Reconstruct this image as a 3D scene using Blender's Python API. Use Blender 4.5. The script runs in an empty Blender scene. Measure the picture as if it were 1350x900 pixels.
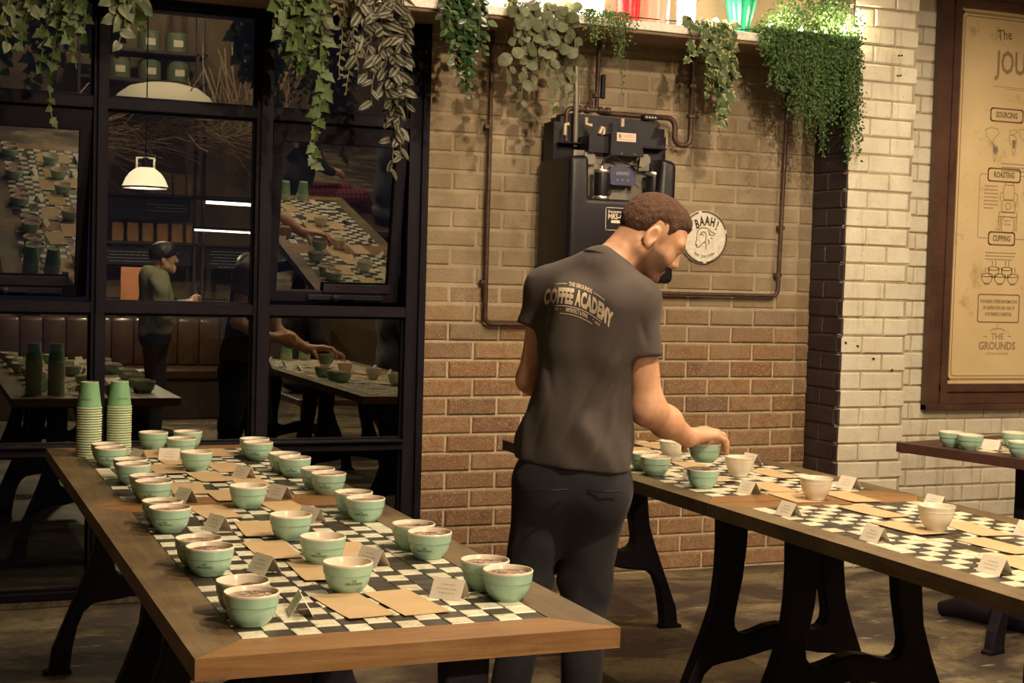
import bpy, bmesh, math, random
import numpy as np
from mathutils import Vector, Matrix, Euler, noise
from mathutils.bvhtree import BVHTree

SC = bpy.context.scene
COL = SC.collection
PI = math.pi
rad = math.radians

# ------------------------------------------------------------------ camera
YAW, PITCH, ROLL, CAMH, FPX = .3931, .0465, .0281, 1.40, 1915.62
fwd = Vector((math.sin(YAW)*math.cos(PITCH), math.cos(YAW)*math.cos(PITCH), -math.sin(PITCH)))
right0 = Vector((math.cos(YAW), -math.sin(YAW), 0)); up0 = right0.cross(fwd)
rgt = right0*math.cos(ROLL) + up0*math.sin(ROLL)
upv = up0*math.cos(ROLL) - right0*math.sin(ROLL)
cam_data = bpy.data.cameras.new('camera'); cam = bpy.data.objects.new('camera', cam_data); COL.objects.link(cam)
cam_data.sensor_width = 36; cam_data.lens = FPX*36/1350; cam_data.clip_start = .05; cam_data.clip_end = 200
m = Matrix.Identity(4)
for i in range(3):
    m[i][0] = rgt[i]; m[i][1] = upv[i]; m[i][2] = -fwd[i]
m[2][3] = CAMH
cam.matrix_world = m
SC.camera = cam

# ------------------------------------------------------------------ night sky, exposure
wld = bpy.data.worlds.new('night_sky'); SC.world = wld; wld.use_nodes = True
wld.node_tree.nodes['Background'].inputs[0].default_value = (.30, .30, .55, 1)
wld.node_tree.nodes['Background'].inputs[1].default_value = .012
SC.view_settings.view_transform = 'Standard'; SC.view_settings.look = 'None'
SC.view_settings.gamma = 1.0; SC.view_settings.use_curve_mapping = False
SC.view_settings.exposure = 0.6
try:
    SC.cycles.sample_clamp_indirect = 6.0
    SC.cycles.max_bounces = 8; SC.cycles.transparent_max_bounces = 12
except Exception: pass
WARM = (1.0, .79, .54)
def point(name, loc, power, radius=.06, color=WARM, parent=None):
    l = bpy.data.lights.new(name, 'POINT'); l.energy = power; l.shadow_soft_size = radius; l.color = color
    o = bpy.data.objects.new(name, l); COL.objects.link(o); o.location = loc
    if parent is not None: o.parent = parent
    return o
# the lamp positions (each lamp's own light is made in the pendant builder)
PENDANTS = [  # x, y, rim height, power
    (1.90, -.90, 2.07, 200),
    (2.20, 1.55, 3.35, 230),
    (2.75, 3.30, 3.35, 130),
    (4.75, 3.40, 3.10, 95),
    (1.95, 4.55, 3.60, 40),
]

# ------------------------------------------------------------------ helpers
W = 6.081          # plane of the back wall and window
ZT = .76           # table height
rng = random.Random(7)

def link(o, parent=None):
    COL.objects.link(o)
    if parent is not None: o.parent = parent
    return o
def tag(o, label=None, cat=None, group=None, kind=None):
    if label: o['label'] = label
    if cat: o['category'] = cat
    if group: o['group'] = group
    if kind: o['kind'] = kind
    return o
def empty(name, loc=(0,0,0), rz=0, label=None, cat=None, group=None, parent=None):
    o = bpy.data.objects.new(name, None); o.empty_display_size = .05
    link(o, parent); o.location = loc; o.rotation_euler = (0,0,rz)
    return tag(o, label, cat, group)

class MB:
    def __init__(self): self.v=[]; self.f=[]
    def add(self, vs, fs, M=None):
        n=len(self.v)
        if M is not None: vs=[M@Vector(p) for p in vs]
        self.v += [tuple(p) for p in vs]; self.f += [tuple(i+n for i in q) for q in fs]
        return self
    def box(self, a, b, M=None):
        x0,y0,z0=a; x1,y1,z1=b
        return self.add([(x0,y0,z0),(x1,y0,z0),(x1,y1,z0),(x0,y1,z0),(x0,y0,z1),(x1,y0,z1),(x1,y1,z1),(x0,y1,z1)],
            [(0,3,2,1),(4,5,6,7),(0,1,5,4),(1,2,6,5),(2,3,7,6),(3,0,4,7)],M)
    def bbox(self, a, b, c=.004, M=None):
        # chamfered box: top and bottom inset
        x0,y0,z0=a; x1,y1,z1=b
        c=min(c,(x1-x0)/3,(y1-y0)/3,(z1-z0)/3)
        vs=[]
        for z,i in ((z0,c),(z0+c,0),(z1-c,0),(z1,c)):
            j=c-i   # corner cut at full-size rings
            if i: vs += [(x0+c,y0+c,z),(x1-c,y0+c,z),(x1-c,y1-c,z),(x0+c,y1-c,z)]
            else: vs += [(x0,y0,z),(x1,y0,z),(x1,y1,z),(x0,y1,z)]
        fs=[(3,2,1,0),(12,13,14,15)]
        for r in range(3):
            for k in range(4):
                a_=r*4+k; b_=r*4+(k+1)%4
                fs.append((a_,b_,b_+4,a_+4))
        return self.add(vs,fs,M)
    def lathe(self, prof, n=24, M=None, close=False):
        vs=[];fs=[]
        for (r,z) in prof:
            for k in range(n):
                a=2*PI*k/n; vs.append((r*math.cos(a),r*math.sin(a),z))
        for i in range(len(prof)-1):
            for k in range(n):
                k2=(k+1)%n; fs.append((i*n+k,i*n+k2,(i+1)*n+k2,(i+1)*n+k))
        return self.add(vs,fs,M)
    def tube(self, pts, r, n=8, cap=True):
        pts=[Vector(p) for p in pts]; rs = r if isinstance(r,(list,tuple)) else [r]*len(pts)
        vs=[];fs=[]
        t0=(pts[1]-pts[0]).normalized(); u=t0.orthogonal().normalized()
        for i,p in enumerate(pts):
            if i==0: t=(pts[1]-pts[0])
            elif i==len(pts)-1: t=pts[-1]-pts[-2]
            else: t=(pts[i+1]-pts[i]).normalized()+(pts[i]-pts[i-1]).normalized()
            t=t.normalized() if t.length>1e-9 else t0
            u=(u-t*u.dot(t)); u=u.normalized() if u.length>1e-6 else t.orthogonal().normalized()
            w=t.cross(u)
            for k in range(n):
                a=2*PI*k/n; vs.append(p+(u*math.cos(a)+w*math.sin(a))*rs[i])
        for i in range(len(pts)-1):
            for k in range(n):
                k2=(k+1)%n; fs.append((i*n+k,i*n+k2,(i+1)*n+k2,(i+1)*n+k))
        if cap:
            fs.append(tuple(reversed(range(n)))); fs.append(tuple((len(pts)-1)*n+k for k in range(n)))
        return self.add(vs,fs)
    def prism(self, poly, d0, d1, M=None):
        # poly in xz, extruded along y from d0 to d1
        n=len(poly)
        vs=[(x,d0,z) for x,z in poly]+[(x,d1,z) for x,z in poly]
        fs=[tuple(range(n)),tuple(reversed(range(n,2*n)))]
        for k in range(n):
            k2=(k+1)%n; fs.append((k2,k,n+k,n+k2))
        return self.add(vs,fs,M)
    def sphere(self, c, r, n=12, m=8, M=None):
        rx,ry,rz = r if isinstance(r,(tuple,list)) else (r,r,r)
        vs=[(c[0],c[1],c[2]-rz)];fs=[]
        for i in range(1,m):
            ph=-PI/2+PI*i/m
            for k in range(n):
                a=2*PI*k/n; vs.append((c[0]+rx*math.cos(ph)*math.cos(a),c[1]+ry*math.cos(ph)*math.sin(a),c[2]+rz*math.sin(ph)))
        vs.append((c[0],c[1],c[2]+rz)); L=len(vs)-1
        for k in range(n):
            fs.append((0,1+(k+1)%n,1+k)); fs.append((L,1+(m-2)*n+k,1+(m-2)*n+(k+1)%n))
        for i in range(m-2):
            for k in range(n):
                k2=(k+1)%n; fs.append((1+i*n+k,1+i*n+k2,1+(i+1)*n+k2,1+(i+1)*n+k))
        return self.add(vs,fs,M)
    def mesh(self, name, mat=None, smooth=False, fix=True):
        me=bpy.data.meshes.new(name); me.from_pydata(self.v,[],self.f); 
        if fix:
            bm=bmesh.new(); bm.from_mesh(me); bmesh.ops.recalc_face_normals(bm,faces=bm.faces); bm.to_mesh(me); bm.free()
        if mat: me.materials.append(mat)
        if smooth: 
            me.polygons.foreach_set('use_smooth',[True]*len(me.polygons))
            try: me.set_sharp_from_angle(angle=rad(40))
            except Exception: pass
        me.update(); return me
    def build(self, name, mat=None, parent=None, smooth=False, loc=None, rz=None, fix=True):
        o=bpy.data.objects.new(name,self.mesh(name,mat,smooth,fix)); link(o,parent)
        if loc is not None: o.location=loc
        if rz is not None: o.rotation_euler=(0,0,rz)
        return o
def inst(name, me, parent=None, loc=(0,0,0), rot=(0,0,0), sc=(1,1,1)):
    o=bpy.data.objects.new(name,me); link(o,parent)
    o.location=loc; o.rotation_euler=rot; o.scale=sc if isinstance(sc,(tuple,list)) else (sc,sc,sc)
    return o
def copy_tree(o, parent=None):
    c=o.copy(); COL.objects.link(c); c.parent=parent
    for ch in list(o.children): copy_tree(ch,c)
    return c
def arc(cx,cz,r,a0,a1,n=6):
    return [(cx+r*math.cos(rad(a0+(a1-a0)*i/n)),cz+r*math.sin(rad(a0+(a1-a0)*i/n))) for i in range(n+1)]

# ------------------------------------------------------------------ materials
def new_mat(name):
    M=bpy.data.materials.new(name); M.use_nodes=True
    nt=M.node_tree; b=nt.nodes['Principled BSDF']; return M,nt,b
def N(nt,t,**k):
    n=nt.nodes.new(t)
    for a,v in k.items():
        if a in n.inputs: n.inputs[a].default_value=v
        else: setattr(n,a,v)
    return n
def plain(name,col,rough=.6,metal=0,emit=None,es=0,spec=None,noise_amt=0,noise_scale=30,alpha=None):
    M,nt,b=new_mat(name); c=(*col,1)
    b.inputs['Base Color'].default_value=c; b.inputs['Roughness'].default_value=rough; b.inputs['Metallic'].default_value=metal
    if spec is not None: b.inputs['Specular IOR Level'].default_value=spec
    if emit: b.inputs['Emission Color'].default_value=(*emit,1); b.inputs['Emission Strength'].default_value=es
    if noise_amt:
        tc=N(nt,'ShaderNodeTexCoord'); nz=N(nt,'ShaderNodeTexNoise',Scale=noise_scale,Detail=6.0,Roughness=.6)
        nt.links.new(tc.outputs['Object'],nz.inputs['Vector'])
        mx=N(nt,'ShaderNodeMix',data_type='RGBA'); rp=N(nt,'ShaderNodeMapRange')
        nt.links.new(nz.outputs['Fac'],rp.inputs[0]); rp.inputs[1].default_value=.3; rp.inputs[2].default_value=.7
        nt.links.new(rp.outputs[0],mx.inputs[0])
        mx.inputs[6].default_value=(*[x*(1-noise_amt) for x in col],1); mx.inputs[7].default_value=(*[min(1,x*(1+noise_amt)) for x in col],1)
        nt.links.new(mx.outputs[2],b.inputs['Base Color'])
    return M
def ramp(nt,stops,interp='LINEAR'):
    r=nt.nodes.new('ShaderNodeValToRGB'); r.color_ramp.interpolation=interp; e=r.color_ramp.elements
    e[0].position=stops[0][0]; e[0].color=(*stops[0][1],1); e[1].position=stops[-1][0]; e[1].color=(*stops[-1][1],1)
    for p,c in stops[1:-1]:
        x=e.new(p); x.color=(*c,1)
    return r
def mixc(nt,fac,a,b,mode='MIX'):
    m=N(nt,'ShaderNodeMix',data_type='RGBA',blend_type=mode)
    for idx,v in ((0,fac),(6,a),(7,b)):
        if isinstance(v,(int,float)): m.inputs[idx].default_value=v
        elif isinstance(v,tuple): m.inputs[idx].default_value=(*v,1)
        else: nt.links.new(v,m.inputs[idx])
    return m.outputs[2]
def noise_fac(nt,vec,scale,lo=.4,hi=.6,detail=6.,rough=.6,dist=0.):
    n=N(nt,'ShaderNodeTexNoise',Scale=scale,Detail=detail,Roughness=rough,Distortion=dist); nt.links.new(vec,n.inputs['Vector'])
    r=N(nt,'ShaderNodeMapRange'); r.inputs[1].default_value=lo; r.inputs[2].default_value=hi
    nt.links.new(n.outputs['Fac'],r.inputs[0]); return r.outputs[0]
def wpos(nt): return N(nt,'ShaderNodeNewGeometry').outputs['Position']
def bump(nt,b,fac,strength=.3,dist=.01):
    n=N(nt,'ShaderNodeBump'); n.inputs['Strength'].default_value=strength; n.inputs['Distance'].default_value=dist
    nt.links.new(fac,n.inputs['Height']); nt.links.new(n.outputs[0],b.inputs['Normal'])
def mapped(nt,vec,scale=(1,1,1)):
    m=N(nt,'ShaderNodeMapping'); m.inputs['Scale'].default_value=scale; nt.links.new(vec,m.inputs['Vector']); return m.outputs[0]

def brick_material(name,cols,washed,wash_col,z_lo,z_hi,rough=.9):
    """bricks: colour from the brick's own random number, an old lime wash (own ragged shape) over the upper courses"""
    M,nt,b=new_mat(name); P=wpos(nt)
    oi=N(nt,'ShaderNodeObjectInfo'); r=ramp(nt,cols); nt.links.new(oi.outputs['Random'],r.inputs[0])
    c=mixc(nt,noise_fac(nt,P,26,.38,.66),r.outputs[0],(cols[0][1][0]*1.5,cols[0][1][1]*1.5,cols[0][1][2]*1.45))
    c=mixc(nt,noise_fac(nt,P,130,.50,.72),c,(.42,.31,.19))
    if washed:
        sx=N(nt,'ShaderNodeSeparateXYZ'); nt.links.new(P,sx.inputs[0])
        mr=N(nt,'ShaderNodeMapRange'); mr.inputs[1].default_value=z_lo; mr.inputs[2].default_value=z_hi; nt.links.new(sx.outputs['Z'],mr.inputs[0])
        a=N(nt,'ShaderNodeMath',operation='MULTIPLY_ADD'); nt.links.new(noise_fac(nt,P,7,.25,.75,detail=8.,rough=.7),a.inputs[0]); a.inputs[1].default_value=.9
        s=N(nt,'ShaderNodeMath',operation='MULTIPLY_ADD'); nt.links.new(mr.outputs[0],s.inputs[0]); s.inputs[1].default_value=1.5; s.inputs[2].default_value=-.85
        nt.links.new(s.outputs[0],a.inputs[2])
        rr=N(nt,'ShaderNodeMath',operation='MULTIPLY_ADD'); nt.links.new(oi.outputs['Random'],rr.inputs[0]); rr.inputs[1].default_value=.35; nt.links.new(a.outputs[0],rr.inputs[2])
        cl=N(nt,'ShaderNodeClamp'); nt.links.new(rr.outputs[0],cl.inputs[0]); cl.inputs[2].default_value=.94
        wc=mixc(nt,noise_fac(nt,P,4.5,.40,.66,detail=7.,rough=.65),(wash_col[0]*.72,wash_col[1]*.68,wash_col[2]*.6),wash_col)
        c=mixc(nt,cl.outputs[0],c,wc)
    nt.links.new(c,b.inputs['Base Color']); b.inputs['Roughness'].default_value=rough
    bump(nt,b,noise_fac(nt,P,90,.3,.7),.5,.004)
    return M

MAT={}
MAT['brick']=brick_material('brick_clay',[(0,(.150,.072,.034)),(.12,(.245,.135,.062)),(.30,(.32,.195,.095)),(.45,(.205,.112,.052)),(.60,(.30,.195,.105)),(.75,(.085,.060,.045)),(.80,(.27,.160,.080)),(.92,(.17,.085,.05)),(1,(.12,.055,.035))],True,(.315,.25,.165),.80,1.60)
def mortar_mat(name,ca,cb,wash=None):
    M,nt,b=new_mat(name); P=wpos(nt)
    c=mixc(nt,noise_fac(nt,P,35,.35,.65),ca,cb)
    if wash:   # the old lime wash also covers the joints of the upper courses
        sx=N(nt,'ShaderNodeSeparateXYZ'); nt.links.new(P,sx.inputs[0]); mr=N(nt,'ShaderNodeMapRange'); mr.inputs[1].default_value=1.0; mr.inputs[2].default_value=1.45; nt.links.new(sx.outputs['Z'],mr.inputs[0])
        w=mixc(nt,noise_fac(nt,P,4.5,.40,.66,detail=7.,rough=.65),(wash[0]*.78,wash[1]*.75,wash[2]*.68),wash); c=mixc(nt,mr.outputs[0],c,w)
    nt.links.new(c,b.inputs['Base Color']); b.inputs['Roughness'].default_value=.95
    bump(nt,b,noise_fac(nt,P,140,.3,.7),.4,.003); return M
MAT['mortar']=mortar_mat('mortar',(.42,.33,.21),(.56,.46,.305),(.37,.295,.195))
def painted_brick(name,ca,cb,dirt,amt):
    M,nt,b=new_mat(name); P=wpos(nt)
    c=mixc(nt,noise_fac(nt,P,9,.3,.7),ca,cb)
    c=mixc(nt,noise_fac(nt,P,60,.60,.78,detail=9.),c,dirt)
    if amt:
        st=noise_fac(nt,mapped(nt,P,(1,1,.12)),22,.56,.75); c=mixc(nt,st,c,dirt)
    nt.links.new(c,b.inputs['Base Color']); b.inputs['Roughness'].default_value=.55
    bump(nt,b,noise_fac(nt,P,80,.3,.7),.35,.004); return M
MAT['white_brick']=painted_brick('white_painted_brick',(.62,.55,.42),(.74,.68,.54),(.42,.36,.24),1)
MAT['white_mortar']=painted_brick('white_painted_mortar',(.36,.30,.19),(.46,.39,.26),(.18,.14,.08),1)
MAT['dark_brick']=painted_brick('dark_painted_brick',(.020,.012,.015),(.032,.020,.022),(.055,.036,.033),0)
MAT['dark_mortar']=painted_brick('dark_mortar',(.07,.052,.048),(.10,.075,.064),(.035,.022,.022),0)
MAT['steel']=plain('black_window_steel',(.006,.0042,.008),.6,0,noise_amt=.3,spec=.12)
MAT['iron']=plain('black_cast_iron',(.010,.0072,.014),.55,0,noise_amt=.4,noise_scale=60,spec=.2)
MAT['ink']=plain('dark_ink',(.10,.07,.045),.8)
MAT['white_paint']=plain('white_paint',(.75,.70,.60),.6,noise_amt=.15,noise_scale=60)

def glass_mat():
    M=bpy.data.materials.new('window_glass'); M.use_nodes=True; nt=M.node_tree; nt.nodes.clear()
    out=N(nt,'ShaderNodeOutputMaterial'); mx=N(nt,'ShaderNodeMixShader'); t=N(nt,'ShaderNodeBsdfTransparent'); g=N(nt,'ShaderNodeBsdfGlossy')
    t.inputs[0].default_value=(.80,.82,.80,1); g.inputs[0].default_value=(.95,.97,.90,1); g.inputs['Roughness'].default_value=.0
    lw=N(nt,'ShaderNodeFresnel'); lw.inputs[0].default_value=1.5
    a=N(nt,'ShaderNodeMath',operation='ADD'); nt.links.new(lw.outputs[0],a.inputs[0]); a.inputs[1].default_value=.115
    nt.links.new(a.outputs[0],mx.inputs[0]); nt.links.new(t.outputs[0],mx.inputs[1]); nt.links.new(g.outputs[0],mx.inputs[2]); nt.links.new(mx.outputs[0],out.inputs[0])
    return M
MAT['glass']=glass_mat()
def floor_mat():
    M,nt,b=new_mat('worn_concrete'); P=wpos(nt)
    c=mixc(nt,noise_fac(nt,mapped(nt,P,(1,1.6,1)),1.5,.46,.58,detail=10.,rough=.68,dist=.5),(.060,.043,.034),(.26,.205,.112))
    c=mixc(nt,noise_fac(nt,P,4.0,.48,.66,detail=9.,rough=.7),c,(.055,.040,.032))
    c=mixc(nt,noise_fac(nt,mapped(nt,P,(.8,2.6,1)),6.5,.60,.64,detail=10.,rough=.72),c,(.42,.36,.25))
    c=mixc(nt,noise_fac(nt,P,55,.50,.80),c,(.055,.040,.030))
    nt.links.new(c,b.inputs['Base Color']); b.inputs['Roughness'].default_value=.55
    bump(nt,b,noise_fac(nt,P,18,.3,.7),.25,.006); return M
MAT['floor']=floor_mat()
def wood_mat(name,ca,cb,cc,axis='Y',rough=.5):
    M,nt,b=new_mat(name); P=wpos(nt)
    sc={'Y':(14,1.2,14),'X':(1.2,14,14)}[axis]
    f=noise_fac(nt,mapped(nt,P,sc),3.0,.32,.68,detail=8.,rough=.6,dist=.8)
    c=mixc(nt,f,ca,cb)
    c=mixc(nt,noise_fac(nt,P,3.2,.45,.68,detail=9.,rough=.7),c,cc)
    c=mixc(nt,noise_fac(nt,mapped(nt,P,(1,.5,1)),9,.58,.72,detail=8.,rough=.7),c,tuple(q*.55 for q in ca))
    nt.links.new(c,b.inputs['Base Color']); b.inputs['Roughness'].default_value=rough
    bump(nt,b,f,.2,.003); return M
MAT['table_y']=wood_mat('table_wood_lengthwise',(.068,.042,.019),(.125,.080,.035),(.19,.135,.062),'Y')
MAT['table_x']=wood_mat('table_wood_crosswise',(.160,.070,.019),(.245,.120,.036),(.25,.140,.050),'X')
MAT['bed']=wood_mat('inlay_bed_wood',(.045,.027,.014),(.07,.044,.024),(.06,.04,.022),'Y')
MAT['darkwood']=wood_mat('dark_red_wood',(.045,.018,.014),(.085,.036,.026),(.06,.026,.02),'X')
MAT['shelfwood']=wood_mat('shelf_wood',(.20,.13,.075),(.30,.20,.12),(.24,.16,.09),'X',.7)
# ------------------------------------------------------------------ room shell
def struct(name, mb, mat, parent=None):
    o=mb.build(name,mat,parent); o['kind']='structure'; return o
struct('floor',MB().box((-3,-5,-.2),(7.5,W+.14,0)),MAT['floor'])
struct('ground',MB().box((-12,W+.14,-.25),(16,24,-.05)),plain('asphalt',(.03,.03,.034),.9,noise_amt=.4))
MAT['ceil']=plain('dark_ceiling',(.10,.075,.055),.9,noise_amt=.2,noise_scale=3)
MAT['plaster']=plain('brown_plaster',(.16,.105,.065),.9,noise_amt=.25,noise_scale=4)
struct('ceiling',MB().box((-3,-5,4.5),(7.5,W+.2,4.7)),MAT['ceil'])
struct('wall_left',MB().box((-3.2,-5,0),(-3,W+.2,4.5)),MAT['plaster'])
struct('wall_far_right',MB().box((7.5,-5,0),(7.7,W+.2,4.5)),MAT['plaster'])
struct('wall_behind',MB().box((-3,-5.2,0),(7.5,-5,4.5)),MAT['plaster'])
struct('wall_above_window',MB().box((-3,W,2.475),(2.094,W+.2,4.5)),MAT['plaster'])
struct('wall_beside_window',MB().box((-3,W,0),(-.76,W+.2,2.475)),MAT['plaster'])

# bricks: shared meshes, mortar face 9 mm behind the brick faces
def brick_mesh(L,H,D,seed,mat):
    r=random.Random(seed); mb=MB(); j=lambda a:r.uniform(-a,a)
    c=.006
    ring=lambda y,i:[(-L/2+i+j(.0015),y,-H/2+i+j(.0015)),(L/2-i+j(.0015),y,-H/2+i+j(.0015)),(L/2-i+j(.0015),y,H/2-i+j(.0015)),(-L/2+i+j(.0015),y,H/2-i+j(.0015))]
    vs=ring(0,c)+ring(c,0)+ring(D,0)
    fs=[(3,2,1,0)]
    for q in range(2):
        for k in range(4):
            a=q*4+k; b=q*4+(k+1)%4; fs.append((a,b,b+4,a+4))
    return MB().add(vs,fs).mesh('brick',mat)
def lay_bricks(parent, mat, O, U, Nn, u_len, z0, z1, course, length, phase, joint=.011, D=.03, skip=None, half_first=0, limit=300, seed=1, flush=None):
    """O: wall origin at z=0, U: along the wall, Nn: out of the wall (towards the viewer)"""
    r=random.Random(seed); U=Vector(U); Nn=Vector(Nn)
    rot=math.atan2(U.y,U.x)
    meshes=[brick_mesh(length-joint,course-joint,D,seed*10+k,mat) for k in range(5)]
    n0=math.floor((z0-phase)/course); n1=math.ceil((z1-phase)/course); cnt=0; rest=MB()
    for n in range(n0,n1):
        zc=phase+(n+.5)*course
        if zc+course/2 > z1+.03: continue
        ztop=zc
        off = -length/2 if (n+half_first)%2 else 0
        u=off
        while u<u_len-.015:
            a=max(u,0)+(joint/2 if u>0 else 0); b=min(u+length,u_len)-(joint/2 if u+length<u_len else 0); u+=length
            if b-a<.02: continue
            zz=zc
            if zz-course/2<0: continue
            mid=(a+b)/2
            if skip and skip(mid,zz): continue
            d=r.uniform(-.0025,.003)
            p=Vector(O)+U*mid+Nn*((.009 if not flush or zz<flush else .0042)+d); p.z=zz
            o=inst('brick',r.choice(meshes),parent,p,(r.uniform(-.004,.004),0,rot+r.uniform(-.004,.004)),((b-a)/(length-joint),1,1)); cnt+=1
    return cnt
wb=struct('wall_back',MB().box((2.094,W+.009,0),(4.111,W+.2,4.5)),MAT['mortar'])
lay_bricks(wb,MAT['brick'],(2.094,W+.009,0),(1,0,0),(0,-1,0),2.017,0,2.62,.0837,.2425,.004,seed=2,half_first=0,flush=1.22)
PY=5.808
wp=struct('wall_pier',MB().box((4.111+.009,PY+.009,0),(4.492-.004,W+.2,4.5)),MAT['white_mortar'])
lay_bricks(wp,MAT['white_brick'],(4.111,PY+.009,0),(1,0,0),(0,-1,0),.381,0,2.85,.0868,.243,.020,seed=3,joint=.008,half_first=1)
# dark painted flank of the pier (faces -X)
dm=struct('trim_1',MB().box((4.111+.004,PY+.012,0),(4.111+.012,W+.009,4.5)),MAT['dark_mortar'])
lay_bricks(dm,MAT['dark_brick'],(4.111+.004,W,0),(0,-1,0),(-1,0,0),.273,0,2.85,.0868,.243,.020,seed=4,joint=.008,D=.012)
wr=struct('wall_right',MB().box((4.49,W+.009,0),(7.5,W+.2,4.5)),MAT['white_mortar'])
lay_bricks(wr,MAT['white_brick'],(4.492,W+.009,0),(1,0,0),(0,-1,0),1.1,0,2.85,.0868,.243,.016,seed=5,joint=.008,skip=lambda u,z:u>.40 and z>.86)
# anchor holes and paint chips in the white pier
dk=plain('hole_black',(.015,.010,.008),.95)
for (x,z) in ((4.376,2.498),(4.392,2.500),(4.374,2.402),(4.390,2.404)):
    MB().lathe([(0,-.001),(.0042,-.001),(.0042,.006),(0,.006)],10,Matrix.Translation((x,PY-.002,z))@Matrix.Rotation(rad(90),4,'X')).build('screw_hole',dk,wp)
for (x,z,a) in ((4.205,1.10,.4),(4.30,1.04,.2),(4.135,1.115,1.),(4.41,.985,-.5)):
    MB().lathe([(0,-.001),(.007,-.001),(.0055,.004),(0,.004)],7,Matrix.Translation((x,PY-.003,z))@Matrix.Rotation(a,4,'Y')@Matrix.Rotation(rad(90),4,'X')@Matrix.Diagonal((1.2,.7,1,1))).build('paint_chip',dk,wp)
# skirting below the window
struct('baseboard_back',MB().bbox((-.76,W-.012,0),(2.094,W+.06,.03),.004),plain('chipped_sill',(.10,.075,.045),.9,noise_amt=.6,noise_scale=40))

# ------------------------------------------------------------------ steel window
win=empty('window_1',(0,W,0)); win['kind']='structure'
YF0,YF1=-.02,.07
stiles=[(-.76,-.69),(-.055,-.002),(.673,.726),(1.333,1.401),(2.006,2.094)]
rows=[(.03,.063),(.611,.659),(1.193,1.240),(2.016,2.067),(2.443,2.475)]
for k,(a,b) in enumerate(stiles):
    MB().bbox((a,YF0,.03),(b,YF1,2.475),.005).build('mullion',MAT['steel'],win)
    if 0<k<4:   # raised flange on the face of each mullion
        MB().bbox((a+.016,YF0-.012,.05),(b-.016,YF0,2.45),.003).build('mullion_flange',MAT['steel'],win)
MB().bbox((2.060,YF0-.018,.03),(2.090,YF0,2.475),.004).build('jamb_flange',MAT['steel'],win)
for k in range(4):
    xa,xb=stiles[k][1],stiles[k+1][0]
    for (z0,z1) in rows:
        MB().bbox((xa,YF0+.004,z0),(xb,YF1,z1),.004).build('transom',MAT['steel'],win)
    for i in range(4):
        z0,z1=rows[i][1],rows[i+1][0]
        if i==2 and k in (1,3): continue
        MB().box((xa,.022,z0),(xb,.027,z1)).build('pane',MAT['glass'],win)
        bd=MB()
        for (p,q) in (((xa,.010,z0),(xa+.008,.022,z1)),((xb-.008,.010,z0),(xb,.022,z1)),((xa+.008,.010,z0),(xb-.008,.022,z0+.008)),((xa+.008,.010,z1-.008),(xb-.008,.022,z1))): bd.box(p,q)
        bd.build('glazing_bead',MAT['steel'],win)
# sill ledge catching light under the middle-lower panes
MB().bbox((-.69,YF0-.022,.650),(2.006,YF0+.006,.659),.002).build('ledge',MAT['steel'],win)
def sash(xa,xb,z0,z1,deg,stile,top,bot):
    h=empty('awning_sash',(0,.0,z1),parent=win); h.rotation_euler=(rad(deg),0,0)
    H=z1-z0; f=MB()
    g=.006
    f.bbox((xa+g,-.018,-H+g),(xa+stile,.03,-g),.004); f.bbox((xb-stile,-.018,-H+g),(xb-g,.03,-g),.004)
    f.bbox((xa+stile,-.018,-top),(xb-stile,.03,-g),.004); f.bbox((xa+stile,-.018,-H+g),(xb-stile,.03,-H+bot),.004)
    f.build('sash_frame',MAT['steel'],h)
    MB().box((xa+stile,.004,-H+bot),(xb-stile,.009,-top)).build('pane',MAT['glass'],h)
    return h
s1=sash(-.002,.673,1.240,2.016,10.3,.050,.090,.055)
s2=sash(1.401,2.006,1.240,2.016,8.3,.052,.085,.055)
for h,xc in ((s1,.40),(s2,1.76)):   # stay and latch on the bottom rail of each sash
    zb=-.776+.03
    st=MB().bbox((xc-.17,-.030,zb-.012),(xc+.17,-.020,zb+.012),.003).build('stay_bar',MAT['iron'],h)
    lt=MB(); lt.lathe([(0,0),(.016,0),(.016,.012),(.006,.018),(0,.018)],12,Matrix.Translation((xc-.05,-.030,zb))@Matrix.Rotation(rad(90),4,'X')); lt.bbox((xc-.05,-.045,zb-.006),(xc+.035,-.036,zb+.006),.002)
    lt.build('latch',MAT['iron'],h)
    MB().bbox((xc-.10,-.026,zb+.020),(xc+.20,-.018,zb+.060),.004).build('latch_plate',MAT['iron'],h)

# ------------------------------------------------------------------ shelf above window and wall
shelf=empty('plank_shelf',(0,5.772,2.475),label='long pale wooden plank shelf above window and brick wall carrying the hanging plants',cat='shelf')
MB().bbox((-1.2,0,0),(4.104,.306,.048),.005).build('plank',MAT['shelfwood'],shelf)
MB().bbox((-1.2,-.012,.014),(4.104,-.0005,.052),.003).build('front_lip',MAT['white_paint'],shelf)
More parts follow.
